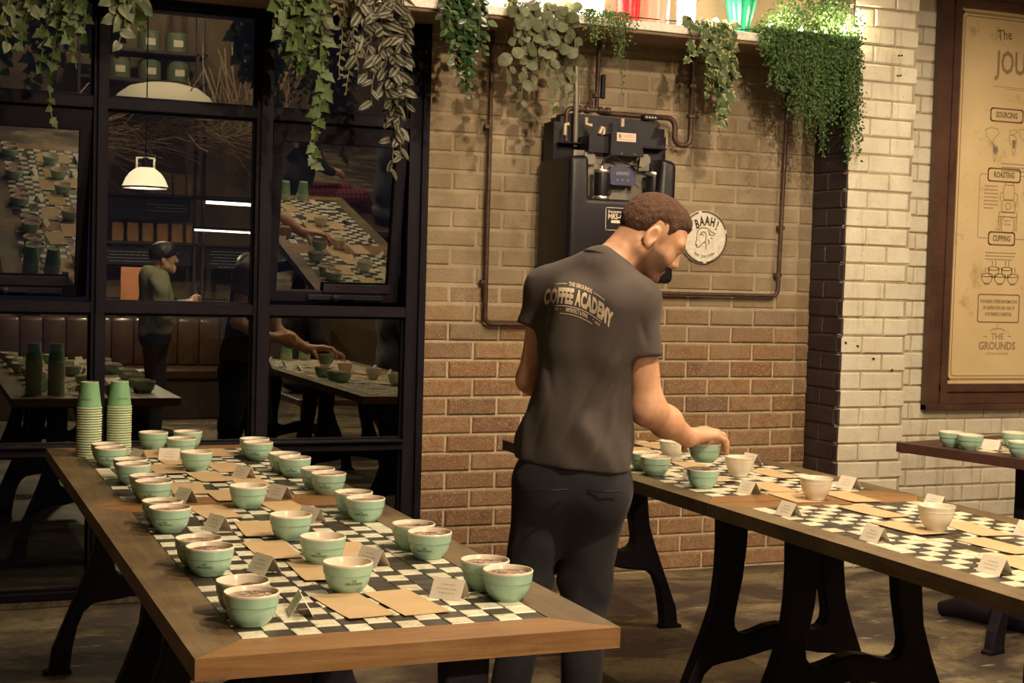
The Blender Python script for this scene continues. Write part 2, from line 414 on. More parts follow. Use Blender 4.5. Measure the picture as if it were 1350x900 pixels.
# ------------------------------------------------------------------ lettering helper
def text_geo(s, size=.1, align='CENTER', bold=0.0, spacing=1.0, res=2):
    cu=bpy.data.curves.new('t','FONT'); cu.body=s; cu.size=size; cu.align_x=align; cu.align_y='CENTER'; cu.resolution_u=res
    cu.offset=bold; cu.space_character=spacing
    o=bpy.data.objects.new('t',cu); COL.objects.link(o)
    dg=bpy.context.evaluated_depsgraph_get(); dg.update()
    me=bpy.data.meshes.new_from_object(o.evaluated_get(dg))
    vs=[tuple(v.co) for v in me.vertices]; fs=[tuple(p.vertices) for p in me.polygons]
    bpy.data.objects.remove(o); bpy.data.curves.remove(cu); bpy.data.meshes.remove(me)
    return vs,fs
def tri_sub(vs,fs,maxlen):
    bm=bmesh.new(); vv=[bm.verts.new(v) for v in vs]
    for f in fs:
        try: bm.faces.new([vv[i] for i in f])
        except ValueError: pass
    bmesh.ops.triangulate(bm,faces=bm.faces)
    for _ in range(3):
        ed=[e for e in bm.edges if e.calc_length()>maxlen]
        if not ed: break
        bmesh.ops.subdivide_edges(bm,edges=ed,cuts=1)
        bmesh.ops.triangulate(bm,faces=bm.faces)
    vs=[tuple(v.co) for v in bm.verts]; bm.verts.index_update(); fs=[tuple(v.index for v in f.verts) for f in bm.faces]; bm.free()
    return vs,fs
def lettering(name,s,size,M,mat,parent,align='CENTER',bold=0.,spacing=1.,sx=1.):
    vs,fs=text_geo(s,size,align,bold,spacing)
    if abs(sx-1)>1e-6: vs=[(x*sx,y,z) for x,y,z in vs]
    return MB().add(vs,fs,M).build(name,mat,parent,fix=False)

# ------------------------------------------------------------------ tables with tiled inlay and cast iron trestles
def slab(poly,z0,z1):
    n=len(poly); return MB().add([(x,y,z0) for x,y in poly]+[(x,y,z1) for x,y in poly],
        [tuple(reversed(range(n))),tuple(range(n,2*n))]+[(k,(k+1)%n,n+(k+1)%n,n+k) for k in range(n)])
half=[(.225,.712),(.222,.60),(.224,.52),(.235,.42),(.266,.33),(.317,.206),(.366,.085),(.376,.018),(.394,.012),(.394,0),(.302,0),(.302,.012),(.308,.02),(.301,.084),(.286,.16),(.264,.212),(.235,.236),(.197,.243),(.14,.249),(.09,.260),(.04,.270)]
inner=[(.05,.346),(.09,.333),(.125,.326),(.150,.335),(.163,.352),(.166,.375),(.160,.41),(.142,.50),(.131,.60),(.128,.712)]
def trestle_mesh():
    R=half; L=[(-x,z) for x,z in reversed(half)]; I=[(-x,z) for x,z in reversed(inner)]
    poly=R+[(0,.274)]+L+I+[(0,.352)]+inner
    mb=MB().prism(poly,-.024,.024); me=mb.mesh('trestle',MAT['iron'])
    bm=bmesh.new(); bm.from_mesh(me)
    ed=[e for e in bm.edges if abs(e.verts[0].co.y-e.verts[1].co.y)<1e-6]
    bmesh.ops.bevel(bm,geom=ed,offset=.006,segments=2,affect='EDGES',profile=.5)
    bm.to_mesh(me); bm.free()
    return me
TRE=trestle_mesh()
PLATE=MB().bbox((-.30,-.03,.711),(.30,.03,.722),.003).mesh('top_plate',MAT['iron'])
def tile_mesh(w,l,t,mat,seed):
    r=random.Random(seed); j=lambda:r.uniform(-.0012,.0012); c=.0012
    a=[(-w/2+j(),-l/2+j()),(w/2+j(),-l/2+j()),(w/2+j(),l/2+j()),(-w/2+j(),l/2+j())]
    vs=[(x,y,0) for x,y in a]+[(x,y,t-c) for x,y in a]+[(x*(1-2*c/w),y*(1-2*c/l),t) for x,y in a]
    fs=[(0,1,5,4),(1,2,6,5),(2,3,7,6),(3,0,4,7),(4,5,9,8),(5,6,10,9),(6,7,11,10),(7,4,8,11),(8,9,10,11)]
    return MB().add(vs,fs).mesh('tile',mat)
def tile_mat(name,ca,cb,dirt,rough):
    M,nt,b=new_mat(name); P=wpos(nt); oi=N(nt,'ShaderNodeObjectInfo')
    c=mixc(nt,oi.outputs['Random'],ca,cb); c=mixc(nt,noise_fac(nt,P,45,.52,.70,detail=8.),c,dirt)
    c=mixc(nt,noise_fac(nt,mapped(nt,P,(4,1,1)),60,.62,.70,detail=4.),c,(dirt[0]*.6,dirt[1]*.6,dirt[2]*.6))
    nt.links.new(c,b.inputs['Base Color']); b.inputs['Roughness'].default_value=rough; return M
MAT['tile_w']=tile_mat('cream_tile',(.60,.55,.40),(.74,.70,.54),(.36,.31,.20),.35)
MAT['tile_d']=plain('dark_tile',(.038,.030,.020),.4,noise_amt=.5,noise_scale=50)
TP=.048
TILES=[tile_mesh(TP-.003,TP-.003,.0042,MAT['tile_w'],k) for k in range(6)]
def make_table(name,cx,cy,wd,ln,rz,tre_ys,label,cat='table',wood=('table_y','table_x'),marg=.095,seed=1,inlay=True):
    r=random.Random(seed)
    t=empty(name,(cx,cy,0),rz,label,cat,'long cast iron tables')
    top=empty('tabletop',(0,0,ZT),parent=t)
    w,l=wd/2,ln/2; th=.038; g=.0006
    nx=12; ny=int((ln-2*marg)/TP); bw=w-nx*TP/2; bl=l-ny*TP/2
    iw,il=w-bw,l-bl
    for s in (-1,1):
        p=[(s*w,-l),(s*w,l),(s*(iw+g),il),(s*(iw+g),-il)]
        if s>0: p=p
        else: p=p[::-1]
        slab(p,-th,0).build('side_board',MAT[wood[0]],top)
        q=[(-w+g,s*l),(w-g,s*l),(iw-g,s*(il+g)),(-iw+g,s*(il+g))]
        if s>0: q=q[::-1]
        slab(q,-th,0).build('end_board',MAT[wood[1]],top)
    slab([(-iw,-il),(iw,-il),(iw,il),(-iw,il)],-th+.004,-.0035).build('inlay_bed',MAT['bed'],top)
    dark=MB()
    for i in range(nx):
        for j in range(ny):
            x=-iw+(i+.5)*TP; y=-il+(j+.5)*TP
            wh=(i+j)%2==0
            if r.random()<.10: wh=not wh
            if wh:
                inst('tile',r.choice(TILES),top,(x,y,-.0036),(0,0,r.uniform(-.02,.02)+r.choice((0,PI/2,PI))))
            else:
                h=(TP-.003)/2; dark.box((x-h,y-h,-.0036),(x+h,y+h,-.0008))
    d=dark.build('dark_tile_field',MAT['tile_d'],top); d['kind']='stuff'
    for y in tre_ys:
        o=inst('trestle',TRE,t,(0,y-cy if rz==0 else y,0)); inst('top_plate',PLATE,o)
    return t
LX0,LX1=.4317,1.2061; RX0,RX1=2.1145,2.8472
lw,lc=LX1-LX0,(LX0+LX1)/2; rw,rc=RX1-RX0,(RX0+RX1)/2
make_table('cast_iron_table',lc,(2.35+3.908)/2,lw,3.908-2.35,0,(2.60,3.64),'long worn wooden table with checkered tile inlay, nearest the camera at left',seed=11)
make_table('cast_iron_table',lc,(3.912+5.174)/2,lw,5.174-3.912,0,(4.00,5.09),'checkered tile table carrying the paper cup stacks, butted against the front left table towards window',seed=12)
make_table('cast_iron_table',rc,(3.602+5.167)/2,rw,5.167-3.602,0,(3.78,5.09),'checkered tile table the standing man leans over, by the brick wall',seed=13)
make_table('cast_iron_table',rc,(2.24+3.598)/2,rw,3.598-2.24,0,(3.40,2.45),'checkered tile table running out of the right edge of the picture',seed=14)
a3=math.atan2(.141,.576); u3=Vector((math.cos(a3),math.sin(a3),0)); v3=Vector((math.sin(a3),-math.cos(a3),0))
c3=Vector((3.707,4.831,0))+u3*.37+v3*.78
make_table('cast_iron_table',c3.x,c3.y,.74,1.56,a3,(.30,-.55),'dark table under the framed coffee poster beside the white brick wall',seed=15,wood=('darkwood','darkwood'))
# low iron bar on the floor behind the right table
fb=MB().tube([(4.06,4.95,.03),(4.10,4.88,.05),(4.17,4.66,.048),(4.26,4.40,.046),(4.30,4.28,.03)],[.03,.047,.046,.045,.028],10)
tag(fb.build('floor_bar',MAT['iron'],None,True),'low black iron bar lying on concrete floor beneath the poster table','bar')

# ------------------------------------------------------------------ bowls
MAT['mint']=plain('mint_glaze',(.35,.535,.405),.22,noise_amt=.10,noise_scale=18)
MAT['cream_glaze']=plain('cream_glaze',(.76,.66,.52),.25)
MAT['white_glaze']=plain('white_glaze',(.74,.67,.54),.25,noise_amt=.12,noise_scale=25)
def crust_mat():
    M,nt,b=new_mat('coffee_crust'); tc=N(nt,'ShaderNodeTexCoord'); v=wpos(nt)
    c=mixc(nt,noise_fac(nt,v,38,.43,.60,detail=8.,rough=.8),(.085,.040,.024),(.52,.36,.26)); c=mixc(nt,noise_fac(nt,v,120,.62,.68),c,(.75,.66,.55))
    nt.links.new(c,b.inputs['Base Color']); b.inputs['Roughness'].default_value=.7; bump(nt,b,noise_fac(nt,v,150,.3,.7),.8,.004); return M
MAT['crust']=crust_mat()
MAT['coffee']=plain('ground_coffee',(.12,.055,.03),.9,noise_amt=.5,noise_scale=180)
MAT['bowl_ink']=plain('bowl_ink',(.10,.19,.12),.6)
OUT=[(0,.0),(.0290,.0),(.0305,.003),(.0370,.009),(.0420,.017),(.0448,.026),(.0457,.0335),(.0460,.0352),(.0482,.0366),(.0488,.042),(.0500,.0545)]
RIMP=[(.0500,.0545),(.0503,.0575),(.0492,.0590),(.0475,.0588),(.0462,.0560)]
INN=[(.0462,.0560),(.0448,.045),(.041,.026),(.033,.015),(.018,.010),(0,.009)]
BOWL_OUT=MB().lathe(OUT,36).mesh('bowl_body',MAT['mint'],True)
BOWL_IN=MB().lathe(RIMP+INN[1:],36).mesh('bowl_lining',MAT['cream_glaze'],True)
def crust_mesh(level,seed,mound=False,rr=.0452):
    r=random.Random(seed); mb=MB(); vs=[];fs=[];n=28;rings=7
    vs.append((0,0,level))
    for i in range(1,rings+1):
        for k in range(n):
            a=2*PI*k/n; q=rr*i/rings; x,y=q*math.cos(a),q*math.sin(a)
            h=noise.noise(Vector((x*90+seed,y*90,seed*1.7)))*.0022
            if mound: h+=.012*math.exp(-((x-.012)**2+(y-.010)**2)/.0005)
            vs.append((x,y,level+h*(1 if i<rings else .2)))
    for k in range(n): fs.append((0,1+k,1+(k+1)%n))
    for i in range(rings-1):
        for k in range(n):
            k2=(k+1)%n; fs.append((1+i*n+k,1+(i+1)*n+k,1+(i+1)*n+k2,1+i*n+k2))
    return mb.add(vs,fs).mesh('coffee',MAT['coffee'] if mound else MAT['crust'],True,fix=False)
CRUST=[crust_mesh(.0500,k) for k in range(4)]; MOUND=[crust_mesh(.040,k+9,True,.0435) for k in range(2)]
# small printed wordmark wrapped on the lower part of the bowl
vs,fs=[],[]
for s,sz,zz in (('THE',.005,.0275),('GROUNDS',.0070,.0215)):
    v_,f_=text_geo(s,sz,bold=.0003); n_=len(vs)
    vs+= [(x,y+zz,0) for x,y,z in v_]; fs+=[tuple(i+n_ for i in q) for q in f_]
vs,fs=tri_sub(vs,fs,.004)
def rad_at(z):
    for (r0,z0),(r1,z1) in zip(OUT[1:],OUT[2:]):
        if z0<=z<=z1: return r0+(r1-r0)*(z-z0)/max(1e-6,z1-z0)
    return .045
wrapped=[]
for x,y,z in vs:
    R_=rad_at(y)+.0004; a=x/.043; wrapped.append((R_*math.sin(a),-R_*math.cos(a),y))
WORD=MB().add(wrapped,fs).mesh('wordmark',MAT['bowl_ink'],fix=False)
def place_bowl(x,y,content,label,group,z=ZT,word=None,seed=0,rot=None):
    b=empty('mint_bowl',(x,y,z+.0006),0,label,'bowl',group)
    inst('bowl_body',BOWL_OUT,b); inst('bowl_lining',BOWL_IN,b)
    rr=random.Random(seed*7+1)
    if content=='crust': inst('coffee',CRUST[seed%4],b,(0,0,0),(0,0,rr.uniform(0,6.28)))
    if content=='mound': inst('coffee',MOUND[seed%2],b,(0,0,0),(0,0,rr.uniform(-.5,.5)))
    if word is not None: inst('wordmark',WORD,b,(0,0,0),(0,0,math.atan2(-y,-x)+PI/2+word))
    return b
LEFTROW=[(0.574,2.655),(0.569,2.557),(0.573,3.097),(0.578,2.998),(0.577,3.609),(0.579,3.508),(0.607,4.050),(0.607,3.944),(0.608,4.403),(0.601,4.293),(0.587,4.787),(0.586,4.684)]
MID=[(0.809,2.772),(0.834,3.054),(0.834,3.344),(0.834,3.813),(0.828,4.540),(0.844,4.907),(0.780,5.097),(0.900,5.107)]
RIGHTROW=[(1.084,2.724),(1.091,2.619),(1.077,3.160),(1.078,3.049),(1.077,3.650),(1.077,3.543),(1.101,4.105),(1.105,4.001),(1.087,4.458),(1.094,4.353),(1.081,4.860),(1.070,4.757)]
ORD=['nearest','second nearest','third nearest','fourth','fifth','farthest']
CN={'crust':'with coffee crust','mound':'with brown coffee grounds','empty':'with pale empty inside'}
def content_of(side,i): 
    if side=='L' and i in (0,): return 'mound'
    return 'crust'
for side,row in (('L',LEFTROW),('R',RIGHTROW)):
    nm={'L':'left edge','R':'right edge'}[side]
    for i,(x,y) in enumerate(row):
        c=content_of(side,i); fr='rear' if i%2==0 else 'front'
        place_bowl(x,y,c,'mint bowl %s, %s in the %s pair, left table\'s %s'%(CN[c],fr,ORD[i//2],nm),'mint bowls on the left table',seed=i+(20 if side=='R' else 0),word=(-.25 if (i%2 and i not in (1,)) else None))
mids=['nearest bowl of the middle row on left table, on kraft paper','second bowl of the left table\'s middle row','third bowl of the left table\'s middle row','fourth bowl of the left table\'s middle row','fifth bowl of the left table\'s middle row','front bowl of the three grouped at the window end of left table','rear left bowl of the three grouped at the window end','rear right bowl of the three grouped at the window end']
for i,(x,y) in enumerate(MID):
    place_bowl(x,y,'empty' if i<5 else 'crust','mint '+('white-lined ' if i<5 else '')+mids[i],'mint bowls on the left table',seed=40+i,word={0:.3,1:-.2}.get(i))
RT=[(2.261,4.272,'mint bowl with coffee crust half hidden behind the man\'s hip on right table'),(2.246,4.168,'mint bowl with dark coffee between man and folded card on right table'),(2.254,3.875,'mint bowl on right table directly under the bowl in the man\'s hand')]
for i,(x,y,l) in enumerate(RT): place_bowl(x,y,'crust',l,'mint bowls on the right table',seed=60+i)
T3B=[((3.851,4.672),'left one of the overlapping pair on poster table'),((3.856,4.566),'right one of the overlapping pair on poster table'),((4.119,4.614),'at right frame edge on poster table, rear one'),((3.905,4.336),'at right frame edge on poster table, front one')]
for i,(q,l) in enumerate(T3B): place_bowl(q[0],q[1],'empty','mint bowl '+l,'mint bowls on the poster table',seed=70+i)
# white tasting cups
WC=MB().lathe([(0,0),(.0265,0),(.0278,.004),(.0282,.007),(.0345,.015),(.0405,.027),(.0440,.040),(.0455,.048),(.0478,.0585),(.0492,.0625),(.0486,.0640),(.0466,.0630),(.0435,.048),(.038,.026),(.022,.012),(0,.011)],36).mesh('cup_body',MAT['white_glaze'],True)
WCB=MB().lathe([(.0451,.0478),(.0463,.0482),(.0467,.0500),(.0457,.0508)],36).mesh('rim_band',MAT['white_glaze'],True)
for (x,y),l in zip([(2.499,4.513),(2.503,4.070),(2.470,3.587),(2.486,3.063)],['behind the reaching arm','right of the man\'s hand','between kraft papers in the middle of right table','nearest the right edge of the picture']):
    c=empty('tasting_cup',(x,y,ZT+.0025),0,'white ceramic tasting cup '+l,'cup','white cups on the right table'); inst('cup_body',WC,c); inst('rim_band',WCB,c)

# ------------------------------------------------------------------ kraft papers and folded cards
MAT['kraft']=plain('kraft_paper',(.49,.34,.18),.8,noise_amt=.07,noise_scale=12)
MAT['card']=plain('white_card',(.72,.64,.52),.8)
MAT['pencil']=plain('grey_print',(.50,.43,.34),.9)
def paper_mesh(seed,w=.095,l=.205):
    r=random.Random(seed); n=6; vs=[];fs=[]
    cu=[r.uniform(0,.006) for _ in range(4)]
    for j in range(n+1):
        for i in range(4):
            u=i/3;v=j/n
            z=.0012+cu[0]*max(0,v-.7)**2*6+cu[1]*max(0,.3-v)**2*6+cu[2]*(u-.5)**2*.8
            vs.append(((u-.5)*w,(v-.5)*l,z))
    m=len(vs)
    vs+=[(x,y,z-.0008) for x,y,z in vs]
    for j in range(n):
        for i in range(3):
            a=j*4+i; fs.append((a,a+1,a+5,a+4)); fs.append((m+a,m+a+4,m+a+5,m+a+1))
    per=[i for i in range(4)]+[j*4+3 for j in range(1,n+1)]+[n*4+i for i in (2,1,0)]+[j*4 for j in range(n-1,0,-1)]
    for k in range(len(per)):
        a,b=per[k],per[(k+1)%len(per)]; fs.append((b,a,m+a,m+b))
    return MB().add(vs,fs).mesh('kraft_paper',MAT['kraft'],True)
PAP=[paper_mesh(k) for k in range(6)]
LP=[(0.764,4.935,'by the card behind the cup stacks'),(0.799,4.756,'left of the fifth middle bowl'),(0.741,4.562,'in the left column, fourth from window'),(0.974,4.944,'at the window end right of the grouped bowls'),(0.930,4.576,'right of the fifth middle bowl'),(0.838,4.375,'just in front of the fifth middle bowl'),(0.735,4.150,'behind a tent card in the left column'),(0.822,4.010,'straddling the seam of the two left tables'),(0.734,3.743,'below the seam beside the second left pair'),(0.934,4.253,'behind the fourth middle bowl'),(0.930,3.777,'right of the fourth middle bowl'),(0.790,3.477,'half under the third middle bowl'),(0.760,3.207,'left of the second middle bowl'),(0.800,2.966,'peeking out under the nearest middle bowl'),(0.928,3.147,'right of the second middle bowl'),(0.782,2.640,'nearest the front edge of left table, left one of two'),(0.888,2.640,'nearest the front edge of left table, right one of two')]
rp=random.Random(5)
for i,(x,y,l) in enumerate(LP):
    o=inst('kraft_paper',PAP[i%6],None,(x,y,ZT+.0008),(0,0,rp.uniform(-.09,.09) if i<15 else .10)); tag(o,'flat kraft paper envelope '+l,'envelope','kraft envelopes on the left table')
RP=[(2.655,4.085,'right of the white cup by the man\'s hand'),(2.474,3.827,'left column behind the middle white cup'),(2.430,3.640,'under the left side of the middle white cup'),(2.602,3.600,'right of the middle white cup'),(2.503,3.350,'in front of the middle white cup'),(2.430,3.103,'left of the nearest white cup'),(2.598,3.040,'right of the nearest white cup'),(2.492,2.830,'in front of the nearest white cup'),(2.387,2.620,'cut by the right edge of the picture'),(2.620,4.860,'at the wall end behind the man, farthest'),(2.500,4.730,'at the wall end behind the man, second'),(2.479,4.330,'beneath the lifted forearm'),(2.380,4.060,'under the man\'s hand')]
for i,(x,y,l) in enumerate(RP):
    o=inst('kraft_paper',PAP[(i+2)%6],None,(x,y,ZT+.0008),(0,0,rp.uniform(-.14,.10))); tag(o,'kraft paper envelope on right table, '+l,'envelope','kraft envelopes on the right table')
def card_geo():
    w,h,s,t=.034,.038,.022,.0007
    mb=MB()
    for sg in (-1,1):
        mb.add([(sg*s,-w,0),(sg*s,w,0),(0,w,h),(0,-w,h),(sg*(s-t),-w,0),(sg*(s-t),w,0),(0,w,h-t*1.6),(0,-w,h-t*1.6)],
          [(0,1,2,3),(4,7,6,5),(0,3,7,4),(1,5,6,2),(0,4,5,1)])
    return mb.mesh('card_sheet',MAT['card'])
def card_print():
    mb=MB(); r=random.Random(3); w,h,s=.034,.038,.022
    for sg in (-1,1):
        for row,(a,b) in enumerate(((-.014,.012),(-.020,.022),(-.018,.016))):
            f=.70-.2*row; y=a
            while y<b:
                L=r.uniform(.003,.008); n=Vector((sg*h,0,s)).normalized()*.0004
                P=lambda yy,ff:Vector((sg*s*(1-ff),yy,h*ff))+n
                mb.add([P(y,f-.028),P(min(b,y+L),f-.028),P(min(b,y+L),f+.028),P(y,f+.028)],[(0,1,2,3)])
                y+=L+.0018
    return mb.mesh('print',MAT['pencil'],fix=False)
CARD=card_geo(); CPR=card_print()
LC=[(0.688,4.800,.35,'beside the right cup stack'),(0.789,4.800,1.2,'upright against the grouped bowls'),(0.935,4.340,.45,'standing right of centre on the far left table'),(0.950,3.945,.45,'right of the fourth middle bowl'),(0.690,3.935,.35,'at the seam near the left bowl pairs'),(0.690,3.490,.35,'beside the third left pair'),(0.940,3.560,.45,'behind the third middle bowl'),(0.690,2.985,.35,'beside the second nearest left pair'),(0.930,3.000,.45,'right of the second middle bowl'),(0.672,2.610,-.15,'nearest the front edge beside the nearest left pair'),(0.985,2.660,.75,'at front right, leaning over the kraft envelope')]
for x,y,a,l in LC:
    o=empty('tent_card',(x,y,ZT+.0008),a,'small folded white tent card '+l,'card','tent cards on the left table'); inst('card_sheet',CARD,o); inst('print',CPR,o)
RC=[(2.719,4.834,.1,'behind the rear white cup'),(2.310,4.040,-.1,'between the mint bowls'),(2.716,4.341,.15,'behind the white cup by the hand'),(2.336,3.740,.1,'in the front row below the man\'s hand'),(2.225,3.355,.05,'in the front row at the table seam'),(2.710,3.760,.15,'behind the middle white cup'),(2.732,3.370,.1,'behind the nearest white cup'),(2.225,2.970,.05,'in the front row, second from right edge'),(2.250,2.565,.1,'in the front row, nearest the right edge'),(2.677,2.930,.1,'cut by the right edge of the picture')]
for x,y,a,l in RC:
    o=empty('tent_card',(x,y,ZT+.0008),a,'folded white tent card on right table '+l,'card','tent cards on the right table'); inst('card_sheet',CARD,o); inst('print',CPR,o)
o=empty('tent_card',(3.960,4.560,ZT+.0008),.5,'folded white tent card on the poster table between mint bowls','card'); inst('card_sheet',CARD,o); inst('print',CPR,o)
o=inst('kraft_paper',PAP[1],None,(4.04,4.44,ZT+.0008),(0,0,.6)); tag(o,'kraft paper envelope on the poster table beside the folded card','envelope')

# ------------------------------------------------------------------ paper cup stacks (mouths down)
MAT['cup_green']=plain('green_paper',(.17,.34,.17),.7,noise_amt=.08,noise_scale=30)
MAT['cup_rim']=plain('cream_paper_rim',(.66,.60,.42),.7)
CUPB=MB().lathe([(.0395,.0035),(.0385,.006),(.0285,.085),(.0270,.0855),(.0262,.0835),(0,.0835)],28).mesh('cup_wall',MAT['cup_green'],True)
CUPR=MB().lathe([(.0380,.0005),(.0400,.0),(.0412,.0016),(.0405,.0036),(.0388,.0040)],28).mesh('cup_rim',MAT['cup_rim'],True)
CUPT=MB().lathe([(.0266,.0852),(.0285,.0852),(.0287,.0866),(.0279,.0870),(.0266,.0866)],28).mesh('base_seam',MAT['cup_rim'],True)
v_,f_=text_geo('GROUNDS',.0075,bold=.0002); v_,f_=tri_sub(v_,f_,.004)
CW=MB().add([( (.0385-(y+.030-.006)*.1266+.0004)*math.sin(x/.034), -(.0385-(y+.030-.006)*.1266+.0004)*math.cos(x/.034), y+.030) for x,y,z in v_],f_).mesh('wordmark',MAT['bowl_ink'],fix=False)
for x,y,nm,n in ((.548,4.945,'left',20),(.648,4.972,'right',20),(2.40,2.37,'mirrored left',6),(2.53,2.36,'mirrored right',6)):
    for k in range(n):
        last=k==n-1
        lab=('topmost green paper cup of the %s stack, mouth down'%nm) if last else ('green paper cup inside the %s stack, only cream rim showing'%nm)
        c=empty('paper_cup',(x+rng.uniform(-.0006,.0006),y+rng.uniform(-.0006,.0006),ZT+.0012+k*.0083),rng.uniform(-.1,.1),lab,'cup','%s stack of green paper cups'%nm)
        inst('cup_wall',CUPB,c); inst('cup_rim',CUPR,c)
        if last: inst('base_seam',CUPT,c); inst('wordmark',CW,c,(0,0,0),(0,0,math.atan2(-y,-x)+PI/2+(-.3 if nm=='left' else .25)))
# ------------------------------------------------------------------ pendant lamps (each with its own bulb light)
MAT['enamel']=plain('opal_enamel',(.85,.80,.70),.35,emit=(1,.80,.50),es=2.6)
MAT['bulb']=plain('bulb_glow',(1,.9,.7),.4,emit=(1,.78,.48),es=40)
def pendant(x,y,z,power,label,detail=True):
    p=empty('pendant_lamp',(x,y,z),0,label,'lamp','pendant lamps over the tables')
    R_=.195
    prof=[(R_,0),(R_+.004,.004),(.188,.03),(.170,.075),(.135,.125),(.090,.160),(.060,.172)]
    MB().lathe(prof+[(r-.006,z_-.004) for r,z_ in reversed(prof[1:])]+[(R_-.004,.001)],40).build('shade',MAT['enamel'],p,True)
    MB().lathe([(R_-.006,-.010),(R_+.006,-.010),(R_+.007,.004),(R_-.004,.004),(R_-.006,-.010)],40).build('shade_rim',MAT['iron'],p,True)
    MB().lathe([(0,.165),(.045,.165),(.05,.18),(.036,.20),(.034,.25),(.02,.26),(0,.26)],20).build('socket',MAT['iron'],p,True)
    yk=MB()
    for s in (-1,1): yk.bbox((s*.075-.008,-.010,.165),(s*.075+.008,.010,.262),.002)
    yk.bbox((-.083,-.010,.250),(.083,.010,.264),.002); yk.build('yoke',plain('yoke_white',(.8,.75,.65),.4,emit=(1,.8,.5),es=.6),p)
    MB().tube([(0,0,.26),(.004,0,.6),(0,0,4.5-z)],.006,6).build('cord',MAT['iron'],p)
    MB().sphere((0,0,.120),(.032,.032,.045),14,10).build('bulb',MAT['bulb'],p,True)
    point('bulb_light',(0,0,.035),power,.03,WARM,p)
    return p
PL=['opal dome pendant lamp with dark rim reflected in the middle window pane','opal dome pendant lamp hanging high over the left table','opal dome pendant lamp hanging high over the right table','opal dome pendant lamp hanging in front of the poster','opal dome pendant lamp hanging highest, over the window end of left table']
for (x,y,z,pw),l in zip(PENDANTS,PL): pendant(x,y,z,pw,l)

def fill_light(x,y,power,label):  # unseen ceiling light with a small housing, added to brighten the mirrored counter
    s=empty('ceiling_fill_light',(x,y,4.5),0,label,'lamp'); MB().lathe([(0,0),(.03,0),(.03,-.05),(.065,-.06),(.07,-.16),(.062,-.16),(.055,-.07),(0,-.06)],24).build('can',MAT['iron'],s,True); MB().lathe([(0,-.10),(.05,-.10),(.05,-.11),(0,-.11)],20).build('lens',MAT['bulb'],s); point('fill_glow',(0,0,-.20),power,.05,WARM,s)
fill_light(1.9,-2.5,60,'unseen fill light added on the ceiling, left of two above the coffee counter'); fill_light(3.1,-2.5,60,'unseen fill light added on the ceiling, right of two above the coffee counter')
# ------------------------------------------------------------------ things on the brick wall
def WALLM(x,y,z,rot=0): return Matrix.Translation((x,y,z))@Matrix.Rotation(rad(90),4,'X')@Matrix.Rotation(rot,4,'Z')
def strokes(lines,w):
    mb=MB()
    for pl in lines:
        pts=[Vector((p[0],p[1],0)) for p in pl]
        for a,b in zip(pts,pts[1:]):
            d=b-a
            if d.length<1e-6: continue
            d.normalize(); n=Vector((-d.y,d.x,0))*w/2; e=d*w*.3
            mb.add([a-n-e,b-n+e,b+n+e,a+n-e],[(0,1,2,3)])
    return mb
def rrect(x0,y0,x1,y1,r,n=4):
    P=[]
    for cx,cy,a in ((x1-r,y1-r,0),(x0+r,y1-r,90),(x0+r,y0+r,180),(x1-r,y0+r,270)): P+=arc(cx,cy,r,a,a+90,n)
    return P+[P[0]]
def draw(name,lines,w,M,mat,parent):
    mb=strokes(lines,w); mb.v=[tuple(M@Vector(p)) for p in mb.v]; return mb.build(name,mat,parent,fix=False)
def bevel_mesh(me,off,seg=3,ang=40):
    bm=bmesh.new(); bm.from_mesh(me)
    ed=[e for e in bm.edges if len(e.link_faces)==2 and e.calc_face_angle(0)>rad(ang)]
    bmesh.ops.bevel(bm,geom=ed,offset=off,segments=seg,affect='EDGES',profile=.5,clamp_overlap=True); bm.to_mesh(me); bm.free()
    me.polygons.foreach_set('use_smooth',[True]*len(me.polygons))
    try: me.set_sharp_from_angle(angle=rad(50))
    except Exception: pass
def smooth_path(pts,r,n=5):
    """polyline with rounded corners"""
    P=[Vector(p) for p in pts]; out=[P[0]]
    for a,b,c in zip(P,P[1:],P[2:]):
        d1=(a-b).normalized(); d2=(c-b).normalized(); q=min(r,(a-b).length/2,(c-b).length/2)
        s,e=b+d1*q,b+d2*q
        for i in range(n+1):
            t=i/n; out.append(s*(1-t)**2+b*2*t*(1-t)+e*t**2)
    out.append(P[-1]); return out
MAT['black_plastic']=plain('black_plastic',(.008,.006,.010),.42,noise_amt=.35,noise_scale=120,spec=.35)
MAT['black_sheet']=plain('black_sheet_metal',(.010,.008,.012),.4,spec=.35)
MAT['grey_sheet']=plain('grey_sheet_metal',(.20,.18,.14),.5,.3)
MAT['chrome']=plain('dull_chrome',(.55,.52,.45),.3,.9)
MAT['brass_grey']=plain('dull_fitting',(.42,.34,.25),.5,.3)
MAT['copper']=plain('dark_copper',(.075,.040,.028),.5,.4,noise_amt=.4,noise_scale=40)
MAT['cream_print']=plain('cream_print',(.72,.62,.46),.8)
MAT['lcd']=plain('display_panel',(.055,.055,.10),.35)
MAT['lcd2']=plain('display_glass',(.16,.16,.20),.25)

